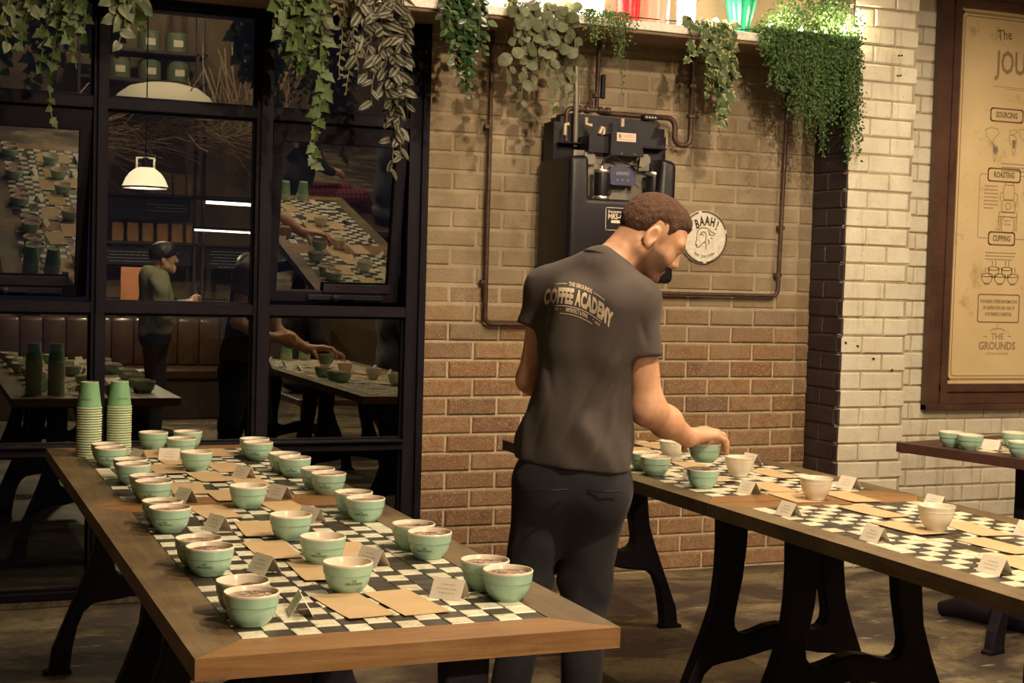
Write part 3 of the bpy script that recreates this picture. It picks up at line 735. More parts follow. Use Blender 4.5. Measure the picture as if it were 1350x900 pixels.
mc=empty('water_filter_unit',(2.88,5.714,1.375),0,'black wall-mounted water filter unit with twin pumps and display on brick wall','machine')
def ml(x,y,z): return (x-2.88,y-5.714,z-1.375)
poly=[(2.618,1.375),(3.142,1.375),(3.142,1.915),(3.062,1.93),(3.058,1.738),(2.716,1.738),(2.712,1.925),(2.618,1.915)]
me=MB().prism([(x-2.88,z-1.375) for x,z in poly],0,.348).mesh('cover',MAT['black_plastic']); bevel_mesh(me,.026,4)
inst('cover',me,mc)
MB().box(ml(2.70,5.86,1.70),ml(3.07,5.868,1.955)).build('back_plate',MAT['grey_sheet'],mc)
MB().prism([(x-2.88,z-1.375) for x,z in [(2.64,1.90),(2.64,2.084),(2.672,2.084),(2.672,2.108),(2.70,2.108),(2.70,2.125),(3.165,2.115),(3.165,2.083),(3.197,2.083),(3.197,2.046),(3.205,2.046),(3.205,1.92)]],.235,.345).build('rear_housing',MAT['black_sheet'],mc)
MB().bbox(ml(2.655,5.90,1.985),ml(3.19,5.95,1.992),.002).build('rail',MAT['black_sheet'],mc)
cb=MB().prism([(2.845-2.88,1.935-1.375),(3.012-2.88,1.935-1.375),(2.992-2.88,2.032-1.375),(2.848-2.88,2.032-1.375)],.075,.22).build('control_box',MAT['black_sheet'],mc)
MB().box(ml(2.752,5.815,1.945),ml(2.846,5.93,2.018)).build('control_box_flank',MAT['black_plastic'],mc)
for x in (2.90,2.965): MB().lathe([(0,0),(.0035,0),(.003,.003),(0,.003)],8,Matrix.Translation(ml(x,5.789,1.945))@Matrix.Rotation(rad(90),4,'X')).build('screw',MAT['chrome'],mc)
st=MB().box((2.874-2.88,.0735,1.998-1.375),(2.968-2.88,.0748,2.036-1.375)).build('sticker',plain('sticker_paper',(.66,.50,.40),.7),mc)
lettering('sticker_print','B',.022,WALLM(2.889-2.88,.0730,2.020-1.375),MAT['ink'],st,bold=.0008)
draw('sticker_lines',[[(2.905-2.88,2.026-1.375),(2.962-2.88,2.026-1.375)],[(2.908-2.88,2.019-1.375),(2.958-2.88,2.019-1.375)],[(2.88-2.88,2.006-1.375),(2.960-2.88,2.006-1.375)]],.0025,Matrix.Translation((0,.0730,0))@Matrix.Rotation(rad(90),4,'X'),plain('faded_red_print',(.45,.24,.17),.8),st)
for x in (2.808,3.066):
    pu=MB().lathe([(0,-.055),(.033,-.055),(.034,-.05),(.034,.05),(.033,.055),(0,.055)],24,Matrix.Translation(ml(x,5.795,1.805))).build('pump',MAT['black_plastic'],mc,True)
    for z in (1.862,1.744):
        MB().lathe([(0,-.008),(.036,-.008),(.037,-.004),(.037,.004),(.034,.009),(0,.009)],24,Matrix.Translation(ml(x,5.795,z))).build('end_cap',MAT['chrome'],pu,True)
    MB().lathe([(0,0),(.006,0),(.006,.012),(.003,.018),(0,.018)],10,Matrix.Translation(ml(x,5.795,1.871))).build('terminal',MAT['chrome'],pu,True)
pp=MB().bbox(ml(3.08,5.93,2.118),ml(3.15,5.965,2.142),.003).build('port_panel',MAT['black_sheet'],mc)
for k in range(4): MB().lathe([(0,0),(.004,0),(.004,.002),(0,.002)],8,Matrix.Translation(ml(3.092+k*.015,5.930,2.130))@Matrix.Rotation(rad(90),4,'X')).build('port',MAT['cream_print'],pp)
dp=MB().prism([(a-2.88,b-1.375) for a,b in rrect(2.858,1.806,2.984,1.890,.014)[:-1]],.095,.13).build('display',MAT['lcd'],mc)
MB().box(ml(2.885,5.807,1.850),ml(2.950,5.808,1.866)).build('screen',MAT['lcd2'],dp)
for x in (2.892,2.918,2.944): MB().lathe([(0,0),(.007,0),(.006,.002),(0,.002)],12,Matrix.Translation(ml(x,5.809,1.828))@Matrix.Rotation(rad(90),4,'X')).build('button',MAT['lcd2'],dp)
for (x0,x1,z0,z1) in ((2.735,2.80,1.890,1.945),(3.010,3.075,1.875,1.945)): MB().prism([(x0-2.88,z0-1.375),(x1-2.88,z0+.005-1.375),(x1-.012-2.88,z1-1.375),(x0+.006-2.88,z1-1.375)],.118,.124).build('bracket',MAT['grey_sheet'],mc)
for pts in ([(2.808,5.795,1.885),(2.815,5.79,1.92),(2.86,5.80,1.935),(2.93,5.80,1.90),(3.00,5.79,1.888)],[(3.066,5.795,1.885),(3.09,5.79,1.91),(3.115,5.775,1.875),(3.06,5.765,1.845),(2.99,5.79,1.862),(2.96,5.81,1.895)],[(2.845,5.80,1.80),(2.858,5.80,1.77),(2.850,5.80,1.755),(2.842,5.80,1.775)]):
    MB().tube([ml(*q) for q in smooth_path(pts,.03)],.004,6).build('cable',MAT['iron'],mc)
lb=draw('label_frame',[rrect(2.795,1.603,2.965,1.700,.004)],.0022,Matrix.Translation((-2.88,-.0012,-1.375))@Matrix.Rotation(rad(90),4,'X'),MAT['cream_print'],mc)
lettering('label_name','Everpure',.017,WALLM(2.806-2.88,-.0014,1.683-1.375),MAT['cream_print'],lb,'LEFT',bold=.0003)
lettering('label_model','MRS-600',.032,WALLM(2.805-2.88,-.0014,1.661-1.375),MAT['cream_print'],lb,'LEFT',bold=.0006,sx=.82)
MB().prism([(a-2.88,b-1.375) for a,b in rrect(2.820,1.634,2.930,1.646,.006)[:-1]],-.0014,-.001).build('label_strip',MAT['cream_print'],lb)
# copper manifold and drain pipes
def pipe(name,pts,r,label,rr=.03,mat='copper',clips=(),cat='pipe'):
    o=empty(name,pts[0],0,label,cat); O=Vector(pts[0])
    P=[tuple(Vector(q)-O) for q in smooth_path(pts,rr)]
    MB().tube(P,r,10).build('tube',MAT[mat],o,True)
    for c in clips:
        c=Vector(c)-O; MB().bbox((c.x-.016,c.y-r-.004,c.z-.010),(c.x+.016,c.y+.014,c.z+.010),.003).build('clip',MAT[mat],o)
    return o
pipe('conduit',[(2.375,W-.027,2.474),(2.376,W-.027,1.172),(2.84,W-.027,1.172),(2.84,W-.027,1.374)],.011,'thin dark copper conduit running down left of the filter unit and turning right',.04,clips=[(2.368,W-.020,2.05),(2.368,W-.020,1.36)])
pipe('conduit',[(3.925,W-.027,2.474),(3.905,W-.027,1.328),(3.06,W-.027,1.328),(3.06,W-.027,1.372)],.010,'thin dark copper conduit forming a right-hand corner below the sheep emblem',.035,clips=[(3.905,W-.020,1.43),(3.912,W-.020,1.66)])
pipe('drain_pipe',[(2.90,W-.062,2.144),(3.287,W-.062,2.144),(3.289,W-.062,2.022),(3.371,W-.062,2.022),(3.371,W-.062,2.474)],.013,'copper drain pipe with u-bend beside the filter unit',.045,clips=[(3.371,W-.06,2.16),(3.371,W-.06,2.30)])
mf=pipe('manifold_pipe',[(2.700,W-.130,2.00),(2.700,W-.130,2.146),(2.90,W-.130,2.146)],.011,'corroded pipe manifold across the top of the filter unit',.03)
for x in (2.76,2.80,2.865,2.905): MB().lathe([(.011,-.012),(.017,-.010),(.018,0),(.017,.010),(.011,.012)],10,Matrix.Translation((x-2.700,0,.146))@Matrix.Rotation(rad(90),4,'Y')).build('fitting',MAT['copper'],mf,True)
pipe('riser_pipe',[(2.862,W-.10,2.158),(2.866,W-.10,2.474)],.010,'dark riser pipe with valve above the filter unit',clips=[(2.862,W-.10,2.215)])
pipe('grey_hose',[(2.738,W-.15,1.975),(2.736,W-.15,2.18),(2.742,W-.12,2.474)],.012,'grey green hose hanging from the shelf into the filter unit',mat='grey_sheet')
vh=MB().bbox((2.872,W-.13,2.20),(2.890,W-.112,2.31),.005).build('valve_handle',MAT['iron']); tag(vh,'dark upright valve handle beside the riser pipe above filter unit','valve')
for pts in ([(2.672,5.90,2.02),(2.672,5.90,2.065),(2.69,5.90,2.07)],[(2.775,5.90,2.105),(2.775,5.90,2.075),(2.80,5.89,2.068)],[(2.835,5.885,2.035),(2.845,5.885,2.062),(2.855,5.885,2.06),(2.855,5.885,2.0)],[(2.955,5.90,2.11),(2.955,5.90,2.075)]):
    MB().tube([ml(*q) for q in pts],.010,8).build('elbow_fitting',MAT['brass_grey'],mc,True)

# painted sheep emblem
sg=empty('sheep_emblem',(3.495,W-.010,1.600),0,'round white painted emblem with sheep head and BAAH lettering on brick wall','sign')
MB().lathe([(0,0),(.1245,0),(.1265,.002),(.1265,.014),(0,.014)],48,Matrix.Rotation(rad(-90),4,'X')).build('disc',plain('weathered_white_paint',(.70,.63,.52),.8,noise_amt=.2,noise_scale=55),sg)
MAT['sign_ink']=plain('sign_ink',(.035,.022,.016),.9)
sw=Matrix.Translation((0,-.0012,0))@Matrix.Rotation(rad(90),4,'X')
draw('ring',[arc(0,0,.121,a,b,n) for a,b,n in ((-82,10,16),(20,98,14),(108,196,14),(206,268,10))],.0062,sw,MAT['sign_ink'],sg)
draw('inner_ring',[arc(0,0,.1145,a,b,20) for a,b in ((-70,80),(120,250))],.0012,sw,MAT['sign_ink'],sg)
for i,ch in enumerate('BAAH!'):
    a=rad(128-i*20); R_=.085
    lettering('letter',ch,.060,sw@Matrix.Translation((R_*math.cos(a)+.01,R_*math.sin(a)-.008,0))@Matrix.Rotation((a-PI/2)*.5,4,'Z'),MAT['sign_ink'],sg,bold=.0022,sx=.60)
for i,ch in enumerate('THE EASTERN'):
    a=rad(-122+i*6.6); R_=.093
    if ch!=' ': lettering('letter',ch,.0165,sw@Matrix.Translation((R_*math.cos(a),R_*math.sin(a),0))@Matrix.Rotation(a+PI/2,4,'Z'),MAT['sign_ink'],sg,bold=.0002)
hd=[(-.005,.045),(-.030,.040),(-.040,.020),(-.042,-.010),(-.047,-.035),(-.038,-.050),(-.024,-.046),(-.010,-.030),(.004,-.022)]
draw('sheep_head',[hd,[(-.005,.045),(.018,.042),(.034,.028),(.046,.022),(.060,.018),(.052,.010),(.036,.010),(.024,.014)],[(-.020,.020),(-.008,.026),(.006,.020),(.010,.004),(.006,-.022)],[(-.028,.008),(-.018,.016),(-.006,.010)],[(.004,-.022),(.012,-.040),(.010,-.056)],[(-.044,-.036),(-.036,-.040)],[(.020,.030),(.030,.014)],[(.018,-.010),(.028,-.022),(.024,-.034)],[(.034,-.002),(.044,-.006)]],.0034,sw,MAT['sign_ink'],sg)

# ------------------------------------------------------------------ framed coffee poster
def aged_paper():
    M,nt,b=new_mat('aged_poster_paper'); P=wpos(nt)
    c=mixc(nt,noise_fac(nt,P,2.2,.35,.65,detail=5.),(.64,.47,.24),(.74,.57,.32)); c=mixc(nt,noise_fac(nt,P,7,.58,.74,detail=7.,rough=.7),c,(.42,.27,.11))
    nt.links.new(c,b.inputs['Base Color']); b.inputs['Roughness'].default_value=.55; return M
MAT['poster']=aged_paper(); MAT['poster_ink']=plain('poster_ink',(.17,.11,.055),.8); MAT['poster_tan']=plain('poster_tan_ink',(.33,.22,.11),.8)
px0,px1,pz0,pz1=4.80,6.20,.762,2.96; fw=.135
po=empty('framed_poster',((px0+px1)/2,W,pz0),0,'large sepia coffee poster in a wide dark wooden frame on white brick wall','poster')
pc=Vector(((px0+px1)/2,W,pz0))
def PLc(x,y,z): return (x-pc.x,y,z-pz0)
MAT['frame_wood']=wood_mat('frame_wood',(.050,.022,.016),(.085,.040,.026),(.11,.055,.034),'X',.4)
def frame_bar(a,b,vertical):
    # stepped moulding: outer high lip, inner slope
    mb=MB()
    if vertical:
        s=1 if a<b else -1
        x0=a; 
        for (o0,o1,d) in ((0,.030,.050),(.030,.092,.034),(.092,fw,.046)):
            q0,q1=sorted((x0+s*o0,x0+s*o1)); mb.bbox(PLc(q0,-d,pz0),PLc(q1,-.0095,pz1),.003)
    else:
        s=1 if a<b else -1
        for (o0,o1,d) in ((0,.030,.0505),(.030,.092,.0345),(.092,fw,.0465)):
            q0,q1=sorted((a+s*o0,a+s*o1)); mb.bbox(PLc(px0+o0,-d,q0),PLc(px1-o0,-.0096,q1),.003)
    return mb
for a,b,v in ((px0,px1,True),(px1,px0,True),(pz0,pz1,False),(pz1,pz0,False)): frame_bar(a,b,v).build('frame_bar',MAT['frame_wood'],po)
sh=MB().box(PLc(px0+fw-.01,-.018,pz0+fw-.01),PLc(px1-fw+.01,-.012,pz1-fw+.01)).build('sheet',MAT['poster'],po)
PW=Matrix.Translation((-pc.x,-.0186,-pz0))@Matrix.Rotation(rad(90),4,'X')
i0,i1,j0,j1=px0+fw+.022,px1-fw-.022,pz0+fw+.022,pz1-fw-.022
draw('border',[rrect(i0,j0,i1,j1,.01)],.012,PW,MAT['poster_tan'],sh); draw('border_line',[rrect(i0+.018,j0+.018,i1-.018,j1-.018,.02)],.004,PW,MAT['poster_ink'],sh)
def PT(name,s,size,x,z,align='CENTER',bold=.0006,mat='poster_ink',sx=1,rot=0): return lettering(name,s,size,PW@Matrix.Translation((x,z,0))@Matrix.Rotation(rot,4,'Z'),MAT[mat],sh,align,bold,sx=sx)
PT('title_small','The',.075,5.185,2.700,'LEFT',.001,rot=.12,sx=.8)
PT('title','JOURNEY',.165,5.185,2.560,'LEFT',.0035,'poster_tan',.66)
draw('title_rule',[[(5.17,2.44),(5.80,2.44)],[(5.25,2.43),(5.75,2.43)]],.003,PW,MAT['poster_tan'],sh)
cx_=5.268
for s,z,hw in (('SOURCING',2.295,.105),('ROASTING',1.985,.105),('CUPPING',1.655,.085)):
    draw('heading_box',[rrect(cx_-hw,z-.033,cx_+hw,z+.033,.014)],.008,PW,MAT['poster_ink'],sh); PT('heading',s,.042,cx_,z,bold=.0014,sx=.66)
draw('bracket_line',[[(cx_-.105,1.985),(cx_-.15,1.985),(cx_-.158,1.977),(cx_-.158,1.663),(cx_-.15,1.655),(cx_-.085,1.655)],[(cx_+.105,1.985),(cx_+.15,1.985),(cx_+.158,1.977),(cx_+.158,1.663),(cx_+.15,1.655),(cx_+.085,1.655)]],.004,PW,MAT['poster_tan'],sh)
# simple world map
maps=[[(-.135,.05),(-.10,.062),(-.06,.058),(-.045,.035),(-.075,.01),(-.085,-.02),(-.105,-.005),(-.125,.015)],[(-.082,-.022),(-.052,-.035),(-.048,-.06),(-.062,-.09),(-.070,-.115),(-.080,-.07)],[(.02,.05),(.055,.06),(.075,.05),(.05,.035),(.028,.036)],[(.022,.030),(.055,.030),(.072,.01),(.066,-.04),(.052,-.075),(.040,-.03),(.020,.005)],[(.08,.06),(.15,.075),(.20,.06),(.18,.02),(.13,-.005),(.10,.02)]]
draw('map_outline',[[(cx_+x,2.165+y) for x,y in m_+[m_[0]]] for m_ in maps],.0026,PW,MAT['poster_ink'],sh)
mb=MB()
for m_ in ([(-.080,-.030),(-.055,-.038),(-.052,-.058),(-.066,-.080),(-.078,-.060)],[(.040,.005),(.066,.008),(.062,-.035),(.048,-.040)],[(-.112,-.0),(-.088,-.022),(-.082,-.032),(-.100,-.012)]): mb.add([PW@Vector((cx_+x,2.165+y,.0001)) for x,y in m_],[tuple(range(len(m_)))])
mb.build('map_fill',plain('poster_grey_ink',(.20,.17,.14),.8),sh,fix=False)
def textblock(x0,x1,z,rows,step,seed):
    r=random.Random(seed); L=[]
    for k in range(rows):
        x=x0; e=x1-(r.uniform(.0,.04) if k==rows-1 else r.uniform(0,.012))
        while x<e:
            q=min(e,x+r.uniform(.008,.022)); L.append([(x,z-k*step),(q,z-k*step)]); x=q+.005
    return L
draw('small_print',textblock(cx_-.02,cx_+.20,2.045,3,.018,1)+textblock(cx_-.125,cx_-.03,1.925,7,.019,2)+textblock(cx_-.10,cx_+.10,1.580,3,.017,3),.0058,PW,MAT['poster_tan'],sh)
rx,rz=cx_+.035,1.80
roast=[rrect(rx-.035,rz+.06,rx+.035,rz+.135,.01),[(rx-.022,rz+.135),(rx-.03,rz+.15),(rx+.03,rz+.15),(rx+.022,rz+.135)],rrect(rx-.045,rz-.005,rx+.045,rz+.055,.015),rrect(rx-.060,rz-.03,rx+.060,rz-.008,.006),rrect(rx-.040,rz-.115,rx+.040,rz-.03,.025),[(rx-.060,rz-.02),(rx-.060,rz-.10),(rx-.048,rz-.10),(rx-.048,rz-.03)],[(rx+.060,rz-.02),(rx+.060,rz-.10),(rx+.048,rz-.10),(rx+.048,rz-.03)],arc(rx,rz+.025,.018,0,360,12),[(rx-.02,rz-.05),(rx+.02,rz-.05)],[(rx-.02,rz-.07),(rx+.02,rz-.07)],[(rx-.035,rz+.10),(rx-.055,rz+.09),(rx-.055,rz+.05)],[(rx+.035,rz+.10),(rx+.058,rz+.085),(rx+.058,rz+.04)]]
draw('roaster_drawing',roast,.0032,PW,MAT['poster_ink'],sh)
cups=[]
for dx,dz in ((-.085,0),(0,0),(.085,0),(-.043,.035),(.043,.035)):
    q=lambda a,b:(cx_+dx+a,1.445+dz+b)
    cups+=[[q(*(.036*math.cos(t),.009*math.sin(t)+.018)) for t in [k*PI/8 for k in range(17)]],[q(-.036,.018),q(-.032,-.008),q(-.018,-.024),q(.018,-.024),q(.032,-.008),q(.036,.018)],[q(-.012,.034),q(-.008,.046),q(-.014,.058)],[q(.010,.034),q(.014,.046),q(.008,.060)],[q(-.014,-.025),q(-.012,-.03),q(.012,-.03),q(.014,-.025)]]
draw('cupping_bowls_drawing',cups,.004,PW,MAT['poster_ink'],sh)
draw('notice_box',[rrect(cx_-.135,1.218,cx_+.135,1.362,.012)],.006,PW,MAT['poster_ink'],sh)
for s,z in (('FOR MORE COFFEE INFORMATION',1.325),('OR INSPIRATION ASK ONE OF',1.292),('OUR FRIENDLY BARISTAS.',1.259)): PT('notice',s,.0255,cx_,z,bold=.0006,sx=.60)
PT('logo_word','THE',.046,cx_,1.142,bold=.001,mat='poster_tan'); PT('logo_word','GROUNDS',.058,cx_,1.092,bold=.002,mat='poster_tan',sx=.86); PT('logo_word','COFFEE ROASTERS',.018,cx_,1.052,bold=.0003,mat='poster_tan')
draw('logo_arc',[arc(cx_,1.08,.105,62,118,8),[(cx_-.09,1.143),(cx_-.07,1.143)],[(cx_+.07,1.143),(cx_+.09,1.143)]],.005,PW,MAT['poster_tan'],sh)
# ------------------------------------------------------------------ lit jars on the shelf
SZ=2.5235
def lantern(name,x,y,r0,r1,h,col,es,label,cat,power=0,ribs=0,body=(.8,.75,.6)):
    o=empty(name,(x,y,SZ),0,label,cat)
    n=40; prof=[(0,0),(r0*.9,0),(r0,.006),(r0*1.0,.02),((r0+r1)/2*1.02,h*.5),(r1,h),(r1-.004,h),((r0+r1)/2-.004,h*.5),(r0-.005,.012),(0,.012)]
    mb=MB().lathe(prof,n)
    if ribs:
        mb.v=[(x_*(1+.06*math.cos(ribs*math.atan2(y_,x_))),y_*(1+.06*math.cos(ribs*math.atan2(y_,x_))),z_) for x_,y_,z_ in mb.v]
    g=plain(name+'_lit_glass',body,.25,emit=col,es=es); mb.build('glass_body',g,o,True)
    MB().lathe([(0,.013),(.018,.013),(.02,.02),(.02,.05),(.017,.055),(0,.055)],16).build('candle',plain('candle_glow',(1,.9,.7),.5,emit=(1,.85,.55),es=25),o,True)
    if power: point('candle_light',(0,-.01,.12),power*2.4,.03,(1,.78,.50),o)
    return o
lantern('frosted_lantern',2.29,5.93,.090,.095,.24,(1,.90,.66),9,'glowing frosted white jar on shelf right of the dense leafy plant','lantern',2.2)
lantern('frosted_lantern',2.53,5.93,.075,.078,.22,(1,.92,.60),8,'glowing frosted white jar behind the round-leaved plant','lantern',1.6)
lantern('frosted_lantern',2.78,5.93,.070,.073,.22,(1,.92,.66),9,'glowing frosted white jar behind the fine green fern','lantern',1.8)
lantern('red_lantern',2.965,5.90,.052,.056,.17,(1,.03,.03),.55,'red glass lantern glowing on the shelf','lantern',0,0,(.6,.02,.02))
lantern('peach_lantern',3.095,5.875,.058,.062,.19,(1,.26,.15),.55,'peach pink glass lantern glowing beside the red one','lantern',.12,0,(.8,.3,.22))
lantern('frosted_lantern',3.245,5.87,.040,.043,.16,(1,.88,.62),5,'small glowing white candle jar between peach lantern and variegated ivy','lantern',1.2)
lantern('teal_vase',3.535,5.88,.040,.085,.26,(.0,.30,.16),.12,'ribbed teal glass vase glowing on the shelf','vase',0,12,(.02,.25,.14))
# string of small bulbs along the shelf
sl=empty('string_light',(3.3,5.82,SZ),0,'string of small warm bulbs glowing among the plants on the shelf','light string')
bx=[(2.10,.02),(2.36,.03),(2.62,.02),(3.36,.035),(3.44,.02),(3.64,.03),(3.72,.02),(3.80,.035),(3.88,.02),(3.96,.03),(4.03,.045),(4.075,.02)]
MB().tube([(x-3.3,.0+.02*math.sin(i*2.3),z) for i,(x,z) in enumerate(bx)],.0025,5).build('wire',MAT['iron'],sl)
BM=MB().sphere((0,0,0),.013,10,8).mesh('bulb',plain('fairy_bulb',(1,.9,.7),.4,emit=(1,.84,.52),es=30),True)
for i,(x,z) in enumerate(bx): inst('bulb',BM,sl,(x-3.3,-.03+.02*math.sin(i*2.3),z+.012))
for x,pw in ((2.40,.8),(3.40,.9),(3.70,1.6),(3.95,1.6),(4.07,3.2)): point('string_glow',(x-3.3,-.02,.09),pw*2.8,.025,(1,.80,.50),sl)

# ------------------------------------------------------------------ hanging plants
def leaf_mesh(kind,L,mat,seed=0,curl=.25):
    r=random.Random(seed)
    prof={'oval':[(0,.06),(.15,.55),(.35,.95),(.55,1.),(.75,.75),(.9,.38),(1,.02)],
          'lance':[(0,.10),(.15,.62),(.35,1.),(.55,.92),(.75,.62),(.9,.28),(1,.01)],
          'heart':[(-.12,.55),(0,.92),(.15,1.),(.35,.95),(.6,.70),(.85,.28),(1,.01)],
          'round':[(0,.25),(.12,.68),(.3,.95),(.5,1.),(.7,.93),(.88,.62),(1,.10)],
          'ivy':[(-.10,.45),(.02,.62),(.16,1.),(.30,.60),(.48,.78),(.62,.42),(1,.01)]}[kind]
    wd={'oval':.30,'lance':.24,'heart':.42,'round':.44,'ivy':.52}[kind]*L
    vs=[];fs=[]
    for (t,w) in prof:
        y=-curl*L*.5*(t**2)*-1   # tip bends back
        for s in (-1,0,1):
            dz=-t*L + (abs(s)*(.10*L if (kind=='ivy' and w>.9) else 0))
            vs.append((s*w*wd, y+(-.12*wd*w if s else 0)+(0 if s else .02*L), dz))
    for i in range(len(prof)-1):
        a=i*3
        fs+= [(a,a+1,a+4,a+3),(a+1,a+2,a+5,a+4)]
    return MB().add(vs,fs).mesh('leaf',mat,True,fix=False)
def leaf_mat(name,ca,cb,edge=None,stripe=None,half=.01,rough=.55,trans=.25):
    M,nt,b=new_mat(name); tc=N(nt,'ShaderNodeTexCoord'); P=wpos(nt); oi=N(nt,'ShaderNodeObjectInfo')
    c=mixc(nt,oi.outputs['Random'],ca,cb)
    c=mixc(nt,noise_fac(nt,P,60,.4,.7),c,tuple(x*.75 for x in ca))
    if edge or stripe:
        sx=N(nt,'ShaderNodeSeparateXYZ'); nt.links.new(tc.outputs['Object'],sx.inputs[0])
        ab=N(nt,'ShaderNodeMath',operation='ABSOLUTE'); nt.links.new(sx.outputs['X'],ab.inputs[0])
        mr=N(nt,'ShaderNodeMapRange'); nt.links.new(ab.outputs[0],mr.inputs[0])
        if stripe:
            mr.inputs[1].default_value=0; mr.inputs[2].default_value=half
            rp=ramp(nt,[(0,(0,0,0)),(.22,(0,0,0)),(.34,(1,1,1)),(.58,(1,1,1)),(.72,(0,0,0)),(1,(0,0,0))]); nt.links.new(mr.outputs[0],rp.inputs[0])
            c=mixc(nt,rp.outputs[0],c,stripe)
        else:
            mr.inputs[1].default_value=half*.45; mr.inputs[2].default_value=half*.75; nt.links.new(mr.outputs[0],mr.inputs[0]) if False else None
            c=mixc(nt,mr.outputs[0],c,edge)
    nt.links.new(c,b.inputs['Base Color']); b.inputs['Roughness'].default_value=rough
    if trans:
        tr=N(nt,'ShaderNodeBsdfTranslucent'); nt.links.new(c,tr.inputs[0]); mx=N(nt,'ShaderNodeMixShader'); mx.inputs[0].default_value=trans
        out=nt.nodes['Material Output']; nt.links.new(b.outputs[0],mx.inputs[1]); nt.links.new(tr.outputs[0],mx.inputs[2]); nt.links.new(mx.outputs[0],out.inputs[0])
    return M
STEM=plain('green_stem',(.10,.12,.05),.7)
MAT['vine']=plain('brown_vine',(.16,.11,.06),.8)
def strand(r,x,y,z,L,fwd_=.05,drift=.05,rise=.03,n=14):
    pts=[Vector((x,y+.09,z+.005)),Vector((x,y+.04,z+rise))]
    a=r.uniform(0,6.28); dx=r.uniform(-drift,drift)
    for i in range(n+1):
        t=i/n; pts.append(Vector((x+dx*t+.012*math.sin(a+t*7),y-fwd_*(1-(1-min(1,t*2.5))**2)*.8+.008*math.cos(a+t*5),z-L*t+rise*(1-t)**6)))
    return pts
def at_len(pts,d):
    for a,b in zip(pts,pts[1:]):
        l=(b-a).length
        if d<=l: return a.lerp(b,d/max(l,1e-6)),(b-a).normalized()
        d-=l
    return pts[-1],(pts[-1]-pts[-2]).normalized()
def plant(name,label,x,strands,leaves,step,seed,size=(.8,1.2),tilt=45,y=5.762,stem_r=.0022,start=.0,spread=70,stemmat=None,cat='plant',z=SZ,pot=True):
    """strands: (dx, length, drift). every leaf is an object of its own under the plant"""
    r=random.Random(seed); p=empty(name,(x,y,z),0,label,cat,'hanging plants on the plank shelf'); O=Vector((x,y,z))
    st=MB()
    for (dx,L,dr) in strands:
        pts=strand(r,x+dx,y+r.uniform(-.015,.012),z,L,drift=abs(dr)) if True else None
        st.tube([q-O for q in pts],stem_r,5)
        tot=sum((b-a).length for a,b in zip(pts,pts[1:])); d=start*tot+.01; side=1
        while d<tot:
            c,t=at_len(pts,d); side=-side
            ry=side*rad(r.uniform(.25,1)*spread); rx=rad(-r.uniform(5,tilt)); rz=rad(r.uniform(-40,40))
            if d<.10: rx=rad(-r.uniform(40,120))
            k=r.uniform(*size)*(1 if d<tot*.8 else .75)
            o=inst('leaf',r.choice(leaves),p,c-O,(0,0,0),k)
            o.rotation_euler=(Matrix.Rotation(rz,3,'Z')@Matrix.Rotation(ry,3,'Y')@Matrix.Rotation(rx,3,'X')).to_euler()
            d+=step*r.uniform(.7,1.3)
    st.build('stem',stemmat or STEM,p)
    if pot: MB().lathe([(0,0),(.035,0),(.045,.05),(.047,.055),(.042,.055),(.038,.045),(0,.045)],20,Matrix.Translation((0,.16,0))).build('pot',MAT['iron'],p,True)
    return p
GREEN=leaf_mat('leaf_green',(.050,.085,.020),(.085,.125,.032)); DGREEN=leaf_mat('leaf_dark_green',(.020,.050,.018),(.04,.08,.024),rough=.3)
POTHOS=leaf_mat('leaf_pothos',(.055,.085,.022),(.09,.115,.035),edge=(.17,.17,.08),half=.03)
IVYV=leaf_mat('leaf_variegated_ivy',(.05,.09,.025),(.08,.12,.035),edge=(.42,.40,.20),half=.028)
STRIPE=leaf_mat('leaf_striped',(.020,.018,.010),(.034,.030,.016),stripe=(.17,.155,.10),half=.019)
PALE=leaf_mat('leaf_pale_round',(.075,.085,.038),(.13,.14,.065))
ivy=[leaf_mesh('ivy',.060,GREEN,k,.2+.1*k) for k in range(3)]; ivyv=[leaf_mesh('ivy',.058,IVYV,k,.2+.1*k) for k in range(3)]
poth=[leaf_mesh('heart',.078,POTHOS,k,.2+.15*k) for k in range(3)]; lance=[leaf_mesh('lance',.088,STRIPE,k,.2+.15*k) for k in range(3)]
ov=[leaf_mesh('oval',.046,DGREEN,k,.3) for k in range(2)]+[leaf_mesh('oval',.042,GREEN,5,.3)]; rnd=[leaf_mesh('round',.080,PALE,k,.2+.1*k) for k in range(3)]
plant('pothos_plant','variegated trailing plant at top left corner of the window',.33,[(-.02,.34,.03),(.02,.28,.02),(-.06,.22,.02),(.06,.20,.02)],poth,.05,1,(.6,.95),50)
plant('ivy_plant','dim ivy trailing in front of the left window column',.50,[(0,.62,.02),(.03,.40,.03),(-.04,.42,.03),(.05,.30,.02),(.09,.28,.03),(-.02,.24,.02),(-.10,.35,.02)],ivy,.036,2,(.7,1.05),55)
plant('pothos_plant','broad-leaved pothos hanging over the first window mullion',.735,[(0,.30,.02),(.03,.24,.02),(-.03,.22,.02),(.06,.16,.02),(.08,.24,.04),(-.05,.14,.02)],poth,.045,3,(.7,1.15),40)
plant('ivy_plant','bright green ivy cluster with one long trailing vine left of the striped plant',1.42,[(-.06,.28,.03),(-.03,.34,.03),(.0,.36,.03),(.04,.33,.03),(.08,.30,.02),(.10,.72,.05),(-.09,.18,.02),(.02,.22,.03),(.06,.24,.02)],ivy,.032,4,(.8,1.35),55)
plant('dry_fern','brownish dry trailing fern between ivy and striped plant',1.615,[(-.04,.36,.04),(0,.42,.04),(.03,.38,.03),(-.07,.30,.03)],[leaf_mesh('lance',.036,leaf_mat('leaf_dry',(.06,.055,.028),(.10,.085,.04)),k) for k in range(2)],.017,5,(.7,1.2),60,stemmat=MAT['vine'],pot=False)
